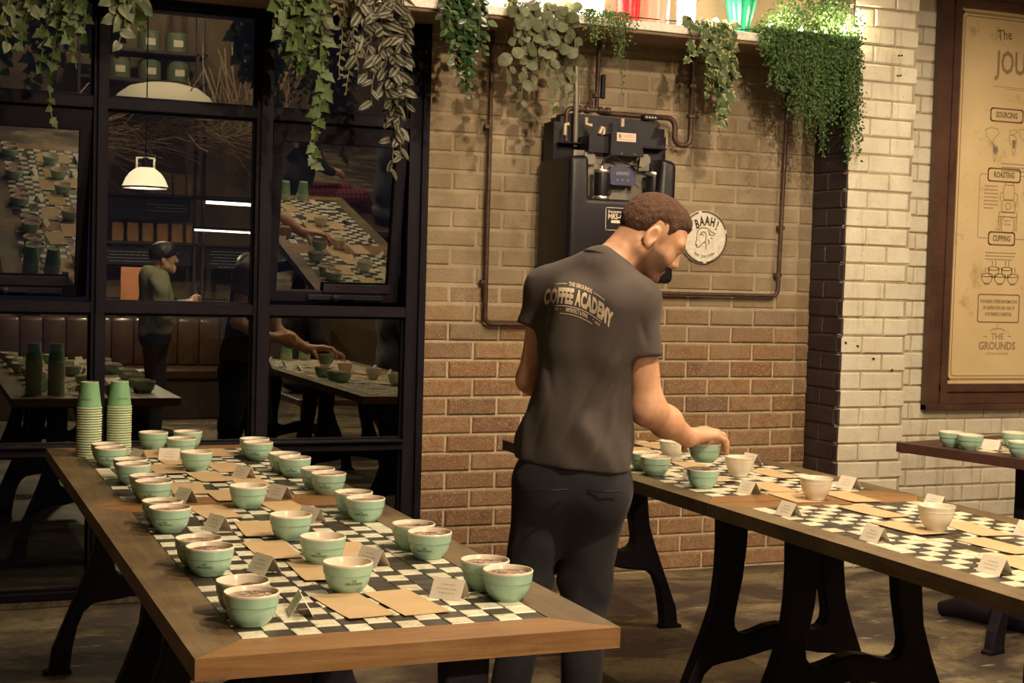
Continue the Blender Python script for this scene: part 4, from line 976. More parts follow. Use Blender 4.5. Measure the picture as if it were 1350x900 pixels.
plant('striped_plant','trailing plant with silvery striped leaves hanging by the right window jamb',1.76,[(-.05,.34,.03),(-.02,.46,.04),(.02,.56,.04),(.05,.52,.04),(.07,.72,.03),(.09,.44,.02),(0,.30,.03),(.04,.26,.03),(-.08,.28,.03),(.08,.66,.03)],lance,.042,6,(.75,1.15),60)
plant('dense_leafy_plant','dense glossy green trailing plant tapering to a point beside the window',2.115,[(-.09,.16,.02),(-.065,.22,.02),(-.04,.27,.02),(-.015,.34,.015),(.005,.38,.01),(.02,.36,.015),(.045,.28,.02),(.07,.22,.02),(.09,.15,.02),(-.03,.20,.03),(.03,.20,.03),(0,.30,.02)],ov,.0155,7,(.75,1.25),70)
plant('round_leaf_plant','pale round-leaved trailing plant above the filter unit',2.46,[(-.11,.34,.03),(-.06,.44,.05),(-.02,.30,.04),(.02,.24,.04),(.08,.28,.03),(.13,.38,.03),(.17,.32,.03),(.10,.44,.03),(-.09,.18,.03),(.05,.16,.03),(-.04,.16,.03)],rnd,.040,8,(.5,.85),45,spread=80)
plant('variegated_ivy_plant','cream-edged variegated ivy trailing right of the drain pipe',3.33,[(-.13,.16,.03),(-.07,.13,.02),(-.03,.30,.03),(0,.40,.03),(.03,.46,.03),(.06,.42,.03),(.09,.26,.02),(.02,.24,.03),(-.01,.18,.03)],ivyv,.032,9,(.75,1.2),55)
# fine-leaved plants: leaves nobody could count, one mesh each
def fine_foliage(parent,O,pts_dirs,L,seed,mat,name='foliage'):
    r=np.random.default_rng(seed); n=len(pts_dirs); P=np.array(pts_dirs)-np.array(O)
    base=np.array([(0,0,0),(-.36,-.1,-.45),(0,.05,-1.0),(.36,-.1,-.45)])*L
    vs=np.zeros((n,4,3)); 
    ax=r.uniform(-1.2,.2,n); az=r.uniform(-2.6,2.6,n); ay=r.uniform(-1.3,1.3,n); s=r.uniform(.7,1.35,n)
    for i in range(n):
        Mx=np.array(Euler((ax[i],ay[i],az[i])).to_matrix()); vs[i]=(base*s[i])@Mx.T+P[i]
    me=bpy.data.meshes.new(name); me.from_pydata(vs.reshape(-1,3).tolist(),[],[(4*i,4*i+1,4*i+2,4*i+3) for i in range(n)]); me.materials.append(mat); me.update()
    o=bpy.data.objects.new(name,me); link(o,parent); o['kind']='stuff'; return o
def cascade(name,label,x,xs,lenf,nstr,step,L,seed,mat,mound=None,y=5.755,depth=.10):
    r=random.Random(seed); p=empty(name,(x,y,SZ),0,label,'plant','hanging plants on the plank shelf'); O=Vector((x,y,SZ)); pts=[]; st=MB()
    for k in range(nstr):
        xx=r.uniform(*xs); ln=lenf(xx)*(.30+.70*r.random()**.8)*(.82+.18*math.sin(xx*47)+.10*math.sin(xx*113)); dd=r.uniform(-.045,.05)
        s=strand(r,xx,y-.01,SZ,ln,fwd_=.03+dd,drift=.035,n=10)
        if k%3==0: st.tube([q-O for q in s],.0013,4)
        tot=sum((b-a).length for a,b in zip(s,s[1:])); d=.02
        while d<tot:
            c,t=at_len(s,d); pts.append((c.x+r.gauss(0,.008),c.y+r.gauss(0,.008),c.z)); d+=step*r.uniform(.6,1.4)
    if mound:
        for k in range(mound[0]):
            xx=r.uniform(*mound[1]); h=mound[2](xx); a=r.random()
            pts.append((xx,y+r.uniform(-.06,.16),SZ-.02+h*a*r.random()**.4))
    fine_foliage(p,O,pts,L,seed,mat); st.build('stem',STEM,p)
    return p
FINE=leaf_mat('leaf_fine_green',(.07,.14,.035),(.07,.14,.035)); FINE2=leaf_mat('leaf_fine_bright',(.10,.17,.04),(.10,.17,.04))
cascade('maidenhair_plant','fine bright green trailing plant hanging over the filter unit\'s top',2.79,(2.68,2.90),lambda x:.15+.20*math.exp(-((x-2.85)/.05)**2),42,.0105,.012,21,FINE2,(260,(2.68,2.9),lambda x:.09))
cascade('cascading_plant','huge cascade of tiny green leaves hanging at the pier end of shelf',3.86,(3.56,4.10),lambda x:(.18+.42*max(0,min(1,(x-3.58)/.30)))*(1 if x>3.83 or x<3.70 else 1.0)*(1-.25*max(0,min(1,(3.99-x)/.1))*(x>3.9)),300,.0095,.0150,22,FINE,(5200,(3.58,4.10),lambda x:.03+.23*max(0,min(1,(x-3.56)/.20))*max(.30,min(1,(4.18-x)/.16))),depth=.14)
cascade('cascading_plant','thin strands of tiny leaves trailing lowest left of the huge cascade',3.79,(3.75,3.83),lambda x:.60,7,.012,.0125,23,FINE)
# ------------------------------------------------------------------ smooth implicit bodies
class Field:
    def __init__(self,lo,hi,h):
        self.o=np.array(lo,dtype=np.float32); self.h=h; self.n=np.ceil((np.array(hi)-np.array(lo))/h).astype(int)+1
        self.F=np.full(self.n,1.0,dtype=np.float32)
    def sub(self,lo,hi):
        a=np.maximum(0,np.floor((np.array(lo)-self.o)/self.h).astype(int)); b=np.minimum(self.n,np.ceil((np.array(hi)-self.o)/self.h).astype(int)+1)
        if np.any(b<=a): return None,None
        ax=[self.o[i]+self.h*np.arange(a[i],b[i],dtype=np.float32) for i in range(3)]
        return tuple(slice(a[i],b[i]) for i in range(3)),np.meshgrid(*ax,indexing='ij',sparse=True)
    def blend(self,s,d,k,mode='add'):
        F=self.F[s]
        if mode=='sub':   # smooth subtraction
            d=-d; h=np.clip(.5-.5*(d-F)/k,0,1) if k>0 else (d>F)*1.0
            h=np.clip(.5+.5*(d-F)/max(k,1e-6),0,1); self.F[s]=F*(1-h)+d*h+k*h*(1-h)
        else:
            h=np.clip(.5+.5*(F-d)/max(k,1e-6),0,1); self.F[s]=F*(1-h)+d*h-k*h*(1-h)
    def cone(self,a,b,ra,rb,k=.02,mode='add',flat=None,pl=None):
        a=np.array(a,float);b=np.array(b,float); R=max(ra,rb)*1.3+k+.03
        s,g=self.sub(np.minimum(a,b)-R,np.maximum(a,b)+R)
        if s is None: return self
        x,y,z=g; d=b-a; L=float(d@d)
        t=np.clip(((x-a[0])*d[0]+(y-a[1])*d[1]+(z-a[2])*d[2])/max(L,1e-9),0,1)
        dx,dy,dz=x-(a[0]+t*d[0]),y-(a[1]+t*d[1]),z-(a[2]+t*d[2])
        if flat is not None:   # flat=(direction, ratio>1 thins along direction)
            f=np.array(flat[0],float); f/=np.linalg.norm(f); q=(dx*f[0]+dy*f[1]+dz*f[2])*(flat[1]-1)
            dx,dy,dz=dx+q*f[0],dy+q*f[1],dz+q*f[2]
        D=np.sqrt(dx*dx+dy*dy+dz*dz)-(ra+(rb-ra)*t)
        if pl is not None:
            c,n=np.array(pl[0],float),np.array(pl[1],float); n/=np.linalg.norm(n); D=np.maximum(D,(x-c[0])*n[0]+(y-c[1])*n[1]+(z-c[2])*n[2])
        self.blend(s,D.astype(np.float32),k,mode); return self
    def ell(self,c,r,B=None,k=.02,mode='add'):
        c=np.array(c,float); r=np.array(r,float); R=r.max()+k+.03
        s,g=self.sub(c-R,c+R)
        if s is None: return self
        x,y,z=g[0]-c[0],g[1]-c[1],g[2]-c[2]
        if B is None: q=(x,y,z)
        else: q=tuple(x*v[0]+y*v[1]+z*v[2] for v in B)
        k0=np.sqrt((q[0]/r[0])**2+(q[1]/r[1])**2+(q[2]/r[2])**2)+1e-6
        k1=np.sqrt((q[0]/r[0]**2)**2+(q[1]/r[1]**2)**2+(q[2]/r[2]**2)**2)+1e-6
        self.blend(s,(k0*(k0-1)/k1).astype(np.float32),k,mode); return self
    def grid(self): 
        ax=[self.o[i]+self.h*np.arange(self.n[i],dtype=np.float32) for i in range(3)]
        return np.meshgrid(*ax,indexing='ij',sparse=True)
    def clip(self,d): self.F=np.maximum(self.F,d.astype(np.float32)); return self
    def warp(self,d): self.F=self.F+d.astype(np.float32); return self
    def mesh(self,name,mat,relax=1):
        F=self.F; S=F<0; nx,ny,nz=F.shape
        cs=[(i,j,k) for i in (0,1) for j in (0,1) for k in (0,1)]
        sl=lambda i,j,k,A:A[i:nx-1+i,j:ny-1+j,k:nz-1+k]
        cnt=sum(sl(*c,S).astype(np.int8) for c in cs); M=(cnt>0)&(cnt<8)
        I=np.argwhere(M); n=len(I)
        acc=np.zeros((n,3));w=np.zeros(n)
        for c in cs:
            for ax in range(3):
                if c[ax]: continue
                e=list(c); e[ax]=1
                a=F[I[:,0]+c[0],I[:,1]+c[1],I[:,2]+c[2]]; b=F[I[:,0]+e[0],I[:,1]+e[1],I[:,2]+e[2]]
                m=(a<0)!=(b<0); t=np.where(m,a/np.where(m,a-b,1),0)
                p=np.tile(np.array(c,float),(n,1)); p[:,ax]+=t
                acc+=p*m[:,None]; w+=m
        V=(I+acc/w[:,None])*self.h+self.o
        idx=np.full(M.shape,-1,dtype=np.int64); idx[M]=np.arange(n)
        fs=[]
        for ax in range(3):
            o1,o2=[q for q in range(3) if q!=ax]
            A=np.take(S,range(0,S.shape[ax]-1),ax); B=np.take(S,range(1,S.shape[ax]),ax)
            E=np.argwhere(A!=B); E=E[(E[:,o1]>0)&(E[:,o2]>0)&(E[:,o1]<S.shape[o1]-1)&(E[:,o2]<S.shape[o2]-1)]
            sgn=S[E[:,0],E[:,1],E[:,2]]
            q=[]
            for d1,d2 in ((1,1),(0,1),(0,0),(1,0)):
                C=E.copy(); C[:,o1]-=d1; C[:,o2]-=d2; q.append(idx[C[:,0],C[:,1],C[:,2]])
            q=np.stack(q,1); flip=(sgn if ax!=1 else ~sgn); q[~flip]=q[~flip][:,::-1]; fs.append(q)
        Fc=np.concatenate(fs); Fc=Fc[(Fc>=0).all(1)]
        for _ in range(relax):
            s=np.zeros_like(V);c=np.zeros(len(V))
            for a,b in ((0,1),(1,2),(2,3),(3,0)):
                np.add.at(s,Fc[:,a],V[Fc[:,b]]);np.add.at(c,Fc[:,a],1);np.add.at(s,Fc[:,b],V[Fc[:,a]]);np.add.at(c,Fc[:,b],1)
            V=V*.5+.5*s/np.maximum(c,1)[:,None]
        me=bpy.data.meshes.new(name); me.from_pydata(V.tolist(),[],Fc.tolist()); me.materials.append(mat)
        me.polygons.foreach_set('use_smooth',[True]*len(me.polygons)); me.update()
        return me,V
def vcol(me,cols):
    a=me.color_attributes.new('tint','FLOAT_COLOR','POINT'); a.data.foreach_set('color',np.concatenate([cols,np.ones((len(cols),1))],1).astype(np.float32).ravel())
def tint_mat(name,rough=.5,sss=0,grain=40,amt=.12,bmp=0):
    M,nt,b=new_mat(name); at=N(nt,'ShaderNodeVertexColor'); at.layer_name='tint'; P=wpos(nt)
    c=mixc(nt,noise_fac(nt,P,grain,.3,.7),at.outputs['Color'],(.5,.5,.5),'MULTIPLY') if False else at.outputs['Color']
    hsv=N(nt,'ShaderNodeHueSaturation'); nt.links.new(c,hsv.inputs['Color'])
    mr=N(nt,'ShaderNodeMapRange'); nt.links.new(noise_fac(nt,P,grain,.3,.7),mr.inputs[0]); mr.inputs[3].default_value=1-amt; mr.inputs[4].default_value=1+amt; nt.links.new(mr.outputs[0],hsv.inputs['Value'])
    nt.links.new(hsv.outputs[0],b.inputs['Base Color']); b.inputs['Roughness'].default_value=rough
    if bmp: bump(nt,b,noise_fac(nt,mapped(nt,P,(1,1,.45)),330,.25,.75,detail=3.),bmp,.006)
    if sss: b.inputs['Subsurface Weight'].default_value=sss; b.inputs['Subsurface Scale'].default_value=.012; b.inputs['Subsurface Radius'].default_value=(1,.35,.2)
    return M
def cloth_mat(name,ca,cb,rough=.9):
    M,nt,b=new_mat(name); P=N(nt,'ShaderNodeTexCoord').outputs['Object']
    c=mixc(nt,noise_fac(nt,P,9,.3,.7,detail=5.),ca,cb); nt.links.new(c,b.inputs['Base Color']); b.inputs['Roughness'].default_value=rough
    b.inputs['Sheen Weight'].default_value=.04
    bump(nt,b,noise_fac(nt,P,320,.3,.7),.15,.002); return M
SKIN=tint_mat('skin',.5,.08)
def folds(g,amp,fx,fy,fz,ph=0.):
    x,y,z=g
    return amp*(np.sin(fx*x+fz*z+1.7*np.sin(fy*y+.5*fz*z+ph)+ph)+.6*np.sin(.6*fx*y-1.3*fz*z+1.3*np.sin(fx*.8*x+ph*2)))

# ------------------------------------------------------------------ standing man (local x: picture right, y: away, z: up)
man=empty('person',(1.80,3.85,0),-YAW,'man in charcoal printed t-shirt and dark trousers bending over right table, holding a bowl','person')
a_=rad(30); LAT=(math.cos(a_),-math.sin(a_),0); DEP=(math.sin(a_),math.cos(a_),0); TB=(LAT,DEP,(0,0,1))
SHL,SHR=(-.088,.102,1.356),(.170,-.050,1.328); C7=(.070,.012,1.425)
EL,WR=(.212,-.028,1.020),(.350,.122,.922)
# t-shirt
f=Field((-.30,-.30,.78),(.36,.34,1.52),.0055)
f.ell((.042,.030,1.265),(.165,.112,.185),TB,.05).ell((.022,-.002,1.06),(.142,.110,.20),TB,.08).ell((-.004,-.010,.880),(.178,.132,.18),TB,.10)
f.cone(SHL,SHR,.058,.060,.07).cone(C7,SHL,.050,.050,.06).cone(C7,SHR,.050,.052,.06)
f.cone(SHL,(-.138,.122,1.20),.056,.047,.03,pl=((-.130,.119,1.246),(-.30,0,-1))); f.cone(SHR,(.196,-.070,1.10),.064,.060,.025,pl=((.190,-.066,1.168),(.10,-.05,-1)))
f.cone((-.02,-.05,1.33),(-.02,-.04,1.20),.05,.05,.06).cone((.10,-.085,1.31),(.09,-.07,1.18),.05,.05,.06)
g=f.grid(); x,y,z=g
f.warp(folds(g,.0036,26,14,17,.4)*np.clip((1.42-z)/.25,0,1)+folds(g,.0030,55,30,20,1.9)*np.clip((1.20-z)/.25,0,1))
def crease(pa,pb,w,dep):   # one long pull line in the cloth
    pa=np.array(pa);pb=np.array(pb);d=pb-pa;L=d@d; t=np.clip(((x-pa[0])*d[0]+(z-pa[1])*d[1])/L,0,1)
    r=np.sqrt((x-(pa[0]+t*d[0]))**2+(z-(pa[1]+t*d[1]))**2); return dep*np.exp(-(r/w)**2)*np.sin(np.pi*np.clip(t,.02,.98))
for q in (((.13,1.24),(.00,1.02),.010,.007),((.145,1.20),(.06,.98),.010,.007),((.15,1.14),(.11,.93),.010,.006),((-.10,1.22),(-.06,1.02),.010,.005),((.05,1.10),(-.05,.90),.012,.008),((.10,1.02),(.04,.86),.011,.008),((-.08,1.05),(-.12,.88),.011,.006),((.17,1.30),(.20,1.20),.008,.006)): f.warp(crease(*q))
f.clip((.848-.075*x)-z)                                             # hem
me,V=f.mesh('t_shirt',cloth_mat('charcoal_cotton',(.047,.035,.030),(.060,.046,.040)),2)
shirt=inst('t_shirt',me,man)
MB().tube([(.070+.056*math.cos(t)*.95,.022+.060*math.sin(t),1.452+.030*math.cos(t)*-.55-.012*math.sin(t)) for t in [k*2*PI/28 for k in range(29)]],.0065,6).build('collar',cloth_mat('collar_cotton',(.034,.026,.023),(.044,.034,.030)),shirt,True)
# trousers
f=Field((-.32,-.25,.03),(.30,.25,.92),.006)
f.ell((-.004,-.008,.84),(.155,.112,.13),TB,.05).ell((-.055,-.045,.79),(.082,.075,.11),TB,.06).ell((.070,-.055,.785),(.084,.075,.11),TB,.06)
f.cone((-.086,.012,.78),(-.122,.038,.48),.090,.066,.05).cone((-.122,.038,.48),(-.178,.0,.08),.066,.056,.04)
f.cone((.080,-.012,.78),(.054,.055,.49),.094,.071,.05).cone((.054,.055,.49),(.046,.050,.08),.071,.058,.04)
g=f.grid(); x,y,z=g
f.warp(folds(g,.0035,22,16,26,.9)*np.clip(1.2-abs(z-.5)*3,.25,1)); f.clip(.055-z); f.clip(z-.885)
me,V=f.mesh('trousers',cloth_mat('dark_twill',(.007,.006,.009),(.012,.010,.014)),2); trs=inst('trousers',me,man)
for sx in (-.060,.085): MB().tube([(sx-.045,-.148,.795),(sx,-.160,.792),(sx+.045,-.150,.795)],.0025,5).build('pocket_seam',MAT['iron'],trs)
for (cx_,cy_) in ((-.178,.0),(.046,.05)):
    s=MB(); d=Vector(DEP)
    pr=[(-.07,.040,.05),(-.03,.045,.075),(.05,.046,.070),(.13,.045,.045),(.19,.032,.032),(.205,.012,.02)]
    vs=[];fs=[]
    for t,w,h in pr:
        c=Vector((cx_,cy_,0))+d*t
        for k in range(10):
            q=PI*2*k/10; vs.append(c+Vector(LAT)*(w*math.cos(q))+Vector((0,0,max(.004,h*.5+h*.55*math.sin(q)))))
    for i in range(len(pr)-1):
        for k in range(10): fs.append((i*10+k,i*10+(k+1)%10,(i+1)*10+(k+1)%10,(i+1)*10+k))
    fs+= [tuple(range(10)),tuple(range(50,60))]
    s.add(vs,fs).build('shoe',plain('black_shoe',(.015,.013,.015),.5),man,True)
# body: head, neck, both arms and hands as one skin surface
f=Field((-.24,-.22,.80),(.54,.42,1.72),.0036)
ph,yw=rad(38),rad(10)
HF=np.array([math.cos(ph)*math.cos(yw),math.cos(ph)*math.sin(yw),-math.sin(ph)]); HS=np.array([math.sin(yw),-math.cos(yw),0]); HU=np.cross(HS,HF)
H0=np.array([.203,.053,1.512]); HB=(HF,HS,HU)
hp=lambda a,b,c:H0+HF*a+HS*b+HU*c
f.ell(hp(-.006,0,.050),(.099,.075,.080),HB,.02).ell(hp(.036,0,.004),(.062,.058,.086),HB,.03)
for s in (-1,1):
    f.cone(hp(-.004,s*.054,-.040),hp(.070,s*.012,-.076),.020,.020,.030); f.ell(hp(.058,s*.034,-.016),(.030,.026,.032),HB,.025)
    f.cone(hp(.090,s*.010,.046),hp(.076,s*.044,.043),.011,.010,.018)
f.ell(hp(.084,0,-.077),(.018,.020,.017),HB,.018)
for s in (-1,1): f.ell(hp(.104,s*.032,.026),(.013,.016,.011),HB,.012,'sub'); f.ell(hp(.081,s*.031,.024),(.0125,.0145,.0115),HB,.004)
f.cone(hp(.094,0,.036),hp(.112,0,-.006),.0085,.0125,.014)
for s in (-1,1): f.ell(hp(.102,s*.012,-.011),(.011,.008,.009),HB,.008)
f.cone(hp(.0945,-.016,-.043),hp(.0945,.016,-.043),.0065,.0065,.006).cone(hp(.091,-.014,-.055),hp(.091,.014,-.055),.0070,.0070,.006)
for s in (-1,1):
    f.ell(hp(-.012,s*.077,.002),(.021,.0075,.033),HB,.006); f.ell(hp(-.007,s*.0870,.006),(.0135,.0095,.021),HB,.003,'sub').ell(hp(-.016,s*.083,.012),(.005,.004,.016),HB,.003,'sub'); f.ell(hp(-.004,s*.077,-.024),(.010,.007,.010),HB,.006)
f.cone((.068,.022,1.40),hp(-.035,0,-.035),.060,.054,.03).cone((.090,.045,1.40),hp(.02,0,-.05),.050,.042,.03)
# shoulders inside the shirt, arms
f.cone(C7,(-.088,.100,1.350),.040,.042,.04).cone(C7,(.165,-.045,1.325),.040,.045,.04).cone((.04,.03,1.36),(.03,.02,1.15),.09,.09,.05)
f.cone((.165,-.048,1.32),EL,.050,.046,.03).cone(EL,(.275,.040,.975),.047,.045,.035).cone((.275,.040,.975),WR,.043,.0275,.03)
ELL=(-.132,.100,1.085)
f.cone((-.090,.102,1.345),ELL,.042,.036,.03).cone(ELL,(-.070,.190,1.030),.036,.034,.03).cone((-.070,.190,1.030),(.01,.255,1.00),.035,.025,.03)
# right hand closing over the bowl rim
MCP={'index':((.400,.207,.934),(.430,.250,.930),(.4385,.274,.906),(.440,.280,.876)),'middle':((.413,.191,.937),(.452,.226,.930),(.4705,.242,.907),(.4755,.247,.872)),'ring':((.427,.176,.933),(.468,.206,.923),(.481,.219,.900),(.4845,.223,.868)),'pinky':((.439,.162,.925),(.469,.180,.912),(.479,.192,.892),(.4815,.198,.868))}
RR={'index':(.0125,.0100,.0092,.0080),'middle':(.0125,.0102,.0094,.0082),'ring':(.0120,.0098,.0090,.0080),'pinky':(.0110,.0088,.0080,.0072)}
for nme,pts in MCP.items():
    r_=RR[nme]; f.cone(WR,pts[0],.0205,.0125,.016)
    for i in range(3): f.cone(pts[i],pts[i+1],r_[i],r_[i+1],.006)
    f.ell(pts[0],(.0125,.0125,.0115),None,.008)
f.cone(WR,(.366,.160,.914),.020,.0165,.014).cone((.366,.160,.914),(.352,.190,.900),.0150,.0118,.008).cone((.352,.190,.900),(.3515,.214,.872),.0112,.0090,.006)
# left hand, loosely curled in front of the belly
WL=np.array((.01,.255,1.00)); 
for i,(dx,dz,L_) in enumerate(((.0,.018,.9),(.003,.006,1.),(.002,-.008,.95),(-.004,-.020,.75))):
    m0=WL+np.array((.075,.035,dz)); m1=m0+np.array((.036*L_,.006,-.006)); m2=m1+np.array((.012,-.004,-.024*L_)); m3=m2+np.array((-.006,-.010,-.018*L_))
    f.cone(WL,m0,.020,.012,.015); f.cone(m0,m1,.0105,.0092,.005).cone(m1,m2,.0092,.0085,.004).cone(m2,m3,.0085,.0075,.004)
f.cone(WL,WL+np.array((.040,.0,.030)),.016,.012,.012).cone(WL+np.array((.040,.0,.030)),WL+np.array((.080,.0,.030)),.0115,.0088,.006)
me,V=f.mesh('body',SKIN,1)
rel=V-H0; hf,hs,hu=rel@HF,rel@HS,rel@HU
base=np.tile(np.array([.62,.335,.200]),(len(V),1))
ishead=(np.linalg.norm(rel,axis=1)<.16)
def lerp(c,w): 
    global base
    w=np.clip(w,0,1)[:,None]*ishead[:,None]; base=base*(1-w)+np.array(c)*w
jaw=np.clip((-.004-hu-.35*np.clip(hf-.055,0,1))/.018,0,1)*np.clip((hf+.004)/.02,0,1)*np.clip((.115-hf)/.02,0,1)
stub=jaw*np.clip((abs(hs)-.0)/.01+.6,0,1)
lerp((.105,.048,.026),.92*stub)
lerp((.24,.11,.055),.6*np.clip(1-abs(hf-.022)/.014,0,1)*np.clip(1-abs(hu-.005)/.035,0,1)*(abs(hs)>.05))      # sideburn
lerp((.47,.20,.14),.8*np.clip(1-abs(hu+.049)/.011,0,1)*(hf>.084)*(abs(hs)<.022))                           # lips
lerp((.16,.075,.04),.8*np.clip(1-abs(hu-.050)/.006,0,1)*(hf>.072)*(abs(hs)>.008)*(abs(hs)<.05))             # eyebrows
lerp((.10,.055,.035),.7*np.clip(1-abs(hu-.018)/.004,0,1)*(hf>.078)*(abs(hs)>.018)*(abs(hs)<.046))           # lash line
hand=(V[:,0]>.33)&(V[:,2]<.96); base[hand]=np.array([.64,.33,.205])
vcol(me,base); body=inst('body',me,man)
# hair
f=Field((.04,-.10,1.40),(.40,.20,1.72),.0034)
f.ell(hp(-.007,0,.053),(.105,.0800,.0855),HB,.02).ell(hp(.016,0,.086),(.084,.060,.050),HB,.03).ell(hp(-.055,0,.018),(.050,.058,.058),HB,.03)
x,y,z=f.grid(); X=[x-H0[0],y-H0[1],z-H0[2]]; gf=sum(X[i]*HF[i] for i in range(3)); gs=sum(X[i]*HS[i] for i in range(3)); gu=sum(X[i]*HU[i] for i in range(3))
ub=np.interp(gf,[-.12,-.085,-.045,-.030,-.022,.014,.020,.034,.042,.066,.090,.105],[-.040,-.044,-.036,-.020,.028,.030,.004,.004,.052,.076,.090,.096])
f.warp(.0016*np.sin(150*gf+6*np.sin(70*gs))*np.sin(140*gs+5*np.sin(60*gu))); f.warp(.010*np.clip(1-(gu-ub)/.055,0,1)+.010*np.clip(1-(gu-ub)/.022,0,1)); f.clip((ub-gu)*.75)
me,V=f.mesh('hair',tint_mat('short_hair',.85,0,260,.55,.9),1)
rel=V-H0; hf,hs,hu=rel@HF,rel@HS,rel@HU; top=np.clip((hu-.055)/.05,0,1)[:,None]
vcol(me,np.array([.100,.043,.020])*(1-top)+np.array([.082,.033,.014])*top); inst('hair',me,man)
# print on the back of the shirt, laid onto the cloth
dg=bpy.context.evaluated_depsgraph_get(); bvh=BVHTree.FromPolygons([v.co.copy() for v in shirt.data.vertices],[tuple(p.vertices) for p in shirt.data.polygons])
PRINT=plain('faded_cream_print',(.58,.47,.33),.9,noise_amt=.12,noise_scale=200)
PR0=Vector((.000,0,1.333)); SL=rad(-17)
def on_shirt(name,vs,fs,parent):
    vs,fs=tri_sub(vs,fs,.012); out=[]
    for u,v,_ in vs:
        v2=v-.9*u*u/.10*.35
        px=PR0.x+u*math.cos(SL)-v2*math.sin(SL)*.35; pz=PR0.z+u*math.sin(SL)+v2
        h=bvh.ray_cast(Vector((px,-.6,pz)),Vector((0,1,0)))
        out.append((h[0]-Vector((0,.0016,0))) if h[0] else Vector((px,-.1,pz)))
    return MB().add(out,fs).build(name,PRINT,parent,fix=False)
pr=on_shirt('print_heading',*(lambda t:([(x_*.40,y_*1.05,0) for x_,y_,z_ in t[0]],t[1]))(text_geo('COFFEE ACADEMY',.056,bold=.0030,spacing=1.06)),shirt)
def shifted(s,size,du,dv,bold=.0003,sx=1.): 
    v_,f_=text_geo(s,size,bold=bold); return [(x_*sx+du,y_+dv,0) for x_,y_,z_ in v_],f_
on_shirt('print_line',*shifted('THE GROUNDS',.0165,.000,.036,.0004,.60),shirt)
on_shirt('print_line',*shifted('IMPERFECT & FINE',.0160,-.002,-.037,.0004,.50),shirt)
on_shirt('print_line',*shifted('SYD',.010,-.062,-.036,.0002,.7),shirt); on_shirt('print_line',*shifted('NSW',.010,.060,-.038,.0002,.7),shirt)
def rule(u0,u1,v,w): 
    n=10; us=[u0+(u1-u0)*i/n for i in range(n+1)]
    return [(u,v+s*w/2,0) for u in us for s in (-1,1)],[(2*i,2*i+2,2*i+3,2*i+1) for i in range(n)]
for u0,u1,v,w in ((-.072,-.040,.037,.0020),(.040,.072,.037,.0020),(-.070,.070,-.0265,.0026),(-.050,.046,-.0485,.0020)): on_shirt('print_rule',*rule(u0,u1,v,w),shirt)
for u in (-.050,.047): on_shirt('print_dot',[(u-.0012,-.036,0),(u+.0012,-.036,0),(u+.0012,-.0336,0),(u-.0012,-.0336,0)],[(0,1,2,3)],shirt)
# the bowl in his hand
hb=man.matrix_basis@Vector((.415,.215,.8375))
bo=place_bowl(hb.x,hb.y,'empty','mint bowl gripped in the man\'s right hand above another bowl',None,z=.8375,seed=90)
# ------------------------------------------------------------------ the rest of the cafe, behind the camera (seen mirrored in the window)
bc=empty('coffee_counter',(2.55,-3.6,0),0,'dark cafe counter and back shelving mirrored in the middle panes','counter')
MAT['blackboard']=plain('chalk_black',(.020,.020,.024),.7)
MAT['bshelf']=plain('dark_shelf_wood',(.045,.030,.022),.6)
bc_p=lambda n,a,b,m:MB().bbox((a[0]-2.55,a[1]+3.6,a[2]),(b[0]-2.55,b[1]+3.6,b[2]),.006).build(n,MAT[m],bc)
bc_p('counter_body',(1.2,-3.75,0),(4.2,-3.05,.98),'bshelf'); bc_p('counter_top',(1.15,-3.8,.98),(4.25,-3.0,1.03),'darkwood')
for z in (1.60,2.11,3.31,3.62): bc_p('shelf_board',(1.6,-4.0,z),(2.92 if z>3 else 3.6,-3.55,z+.035),'bshelf')
for x in (1.58,2.80,2.89,3.60): bc_p('post',(x,-3.60,1.03),(x+.03,-3.55,4.3),'bshelf')
bc_p('chalkboard',(1.75,-3.62,1.38),(2.78,-3.60,1.57),'blackboard'); bc_p('chalkboard',(2.93,-3.62,1.36),(3.55,-3.60,1.60),'blackboard'); bc_p('chalkboard',(1.75,-3.62,1.86),(2.78,-3.60,2.09),'blackboard')
ck=[]
r=random.Random(4)
for x0,x1,z0,n in ((1.85,2.6,1.52,4),(2.98,3.5,1.55,6),(2.3,2.7,2.03,3)):
    for k in range(n):
        x=x0+r.uniform(0,.1)
        while x<x1: q=x+r.uniform(.02,.06); ck.append([(x,z0-k*.033),(q,z0-k*.033)]); x=q+.012
draw('chalk_lines',[[(a-2.55,b) for a,b in l] for l in ck],.006,Matrix.Translation((0,.021,0))@Matrix.Rotation(rad(90),4,'X'),plain('chalk',(.45,.45,.42),.9),bc)
struct('wall_back_panel',MB().box((-1,-4.3,0),(5.5,-4.25,4.4)),plain('warm_panel',(.20,.14,.075),.8,noise_amt=.3,noise_scale=3))
MAT['bag']=plain('kraft_bag',(.52,.27,.12),.8,noise_amt=.15); MAT['bag2']=plain('printed_bag',(.40,.26,.16),.8,noise_amt=.3,noise_scale=25)
def bag_mesh(mat):
    return MB().add([(-.055,-.035,0),(.055,-.035,0),(.055,.035,0),(-.055,.035,0),(-.06,-.04,.10),(.06,-.04,.10),(.06,.04,.10),(-.06,.04,.10),(-.055,-.012,.17),(.055,-.012,.17),(.055,.012,.17),(-.055,.012,.17),(-.054,-.006,.195),(.054,-.006,.195),(.054,.006,.195),(-.054,.006,.195)],
      [(3,2,1,0),(12,13,14,15)]+[(q*4+k,q*4+(k+1)%4,q*4+4+(k+1)%4,q*4+4+k) for q in range(3) for k in range(4)]).mesh('coffee_bag',mat)
ORD6=['first','second','third','fourth','fifth','sixth']
BA,BB=bag_mesh(MAT['bag']),bag_mesh(MAT['bag2'])
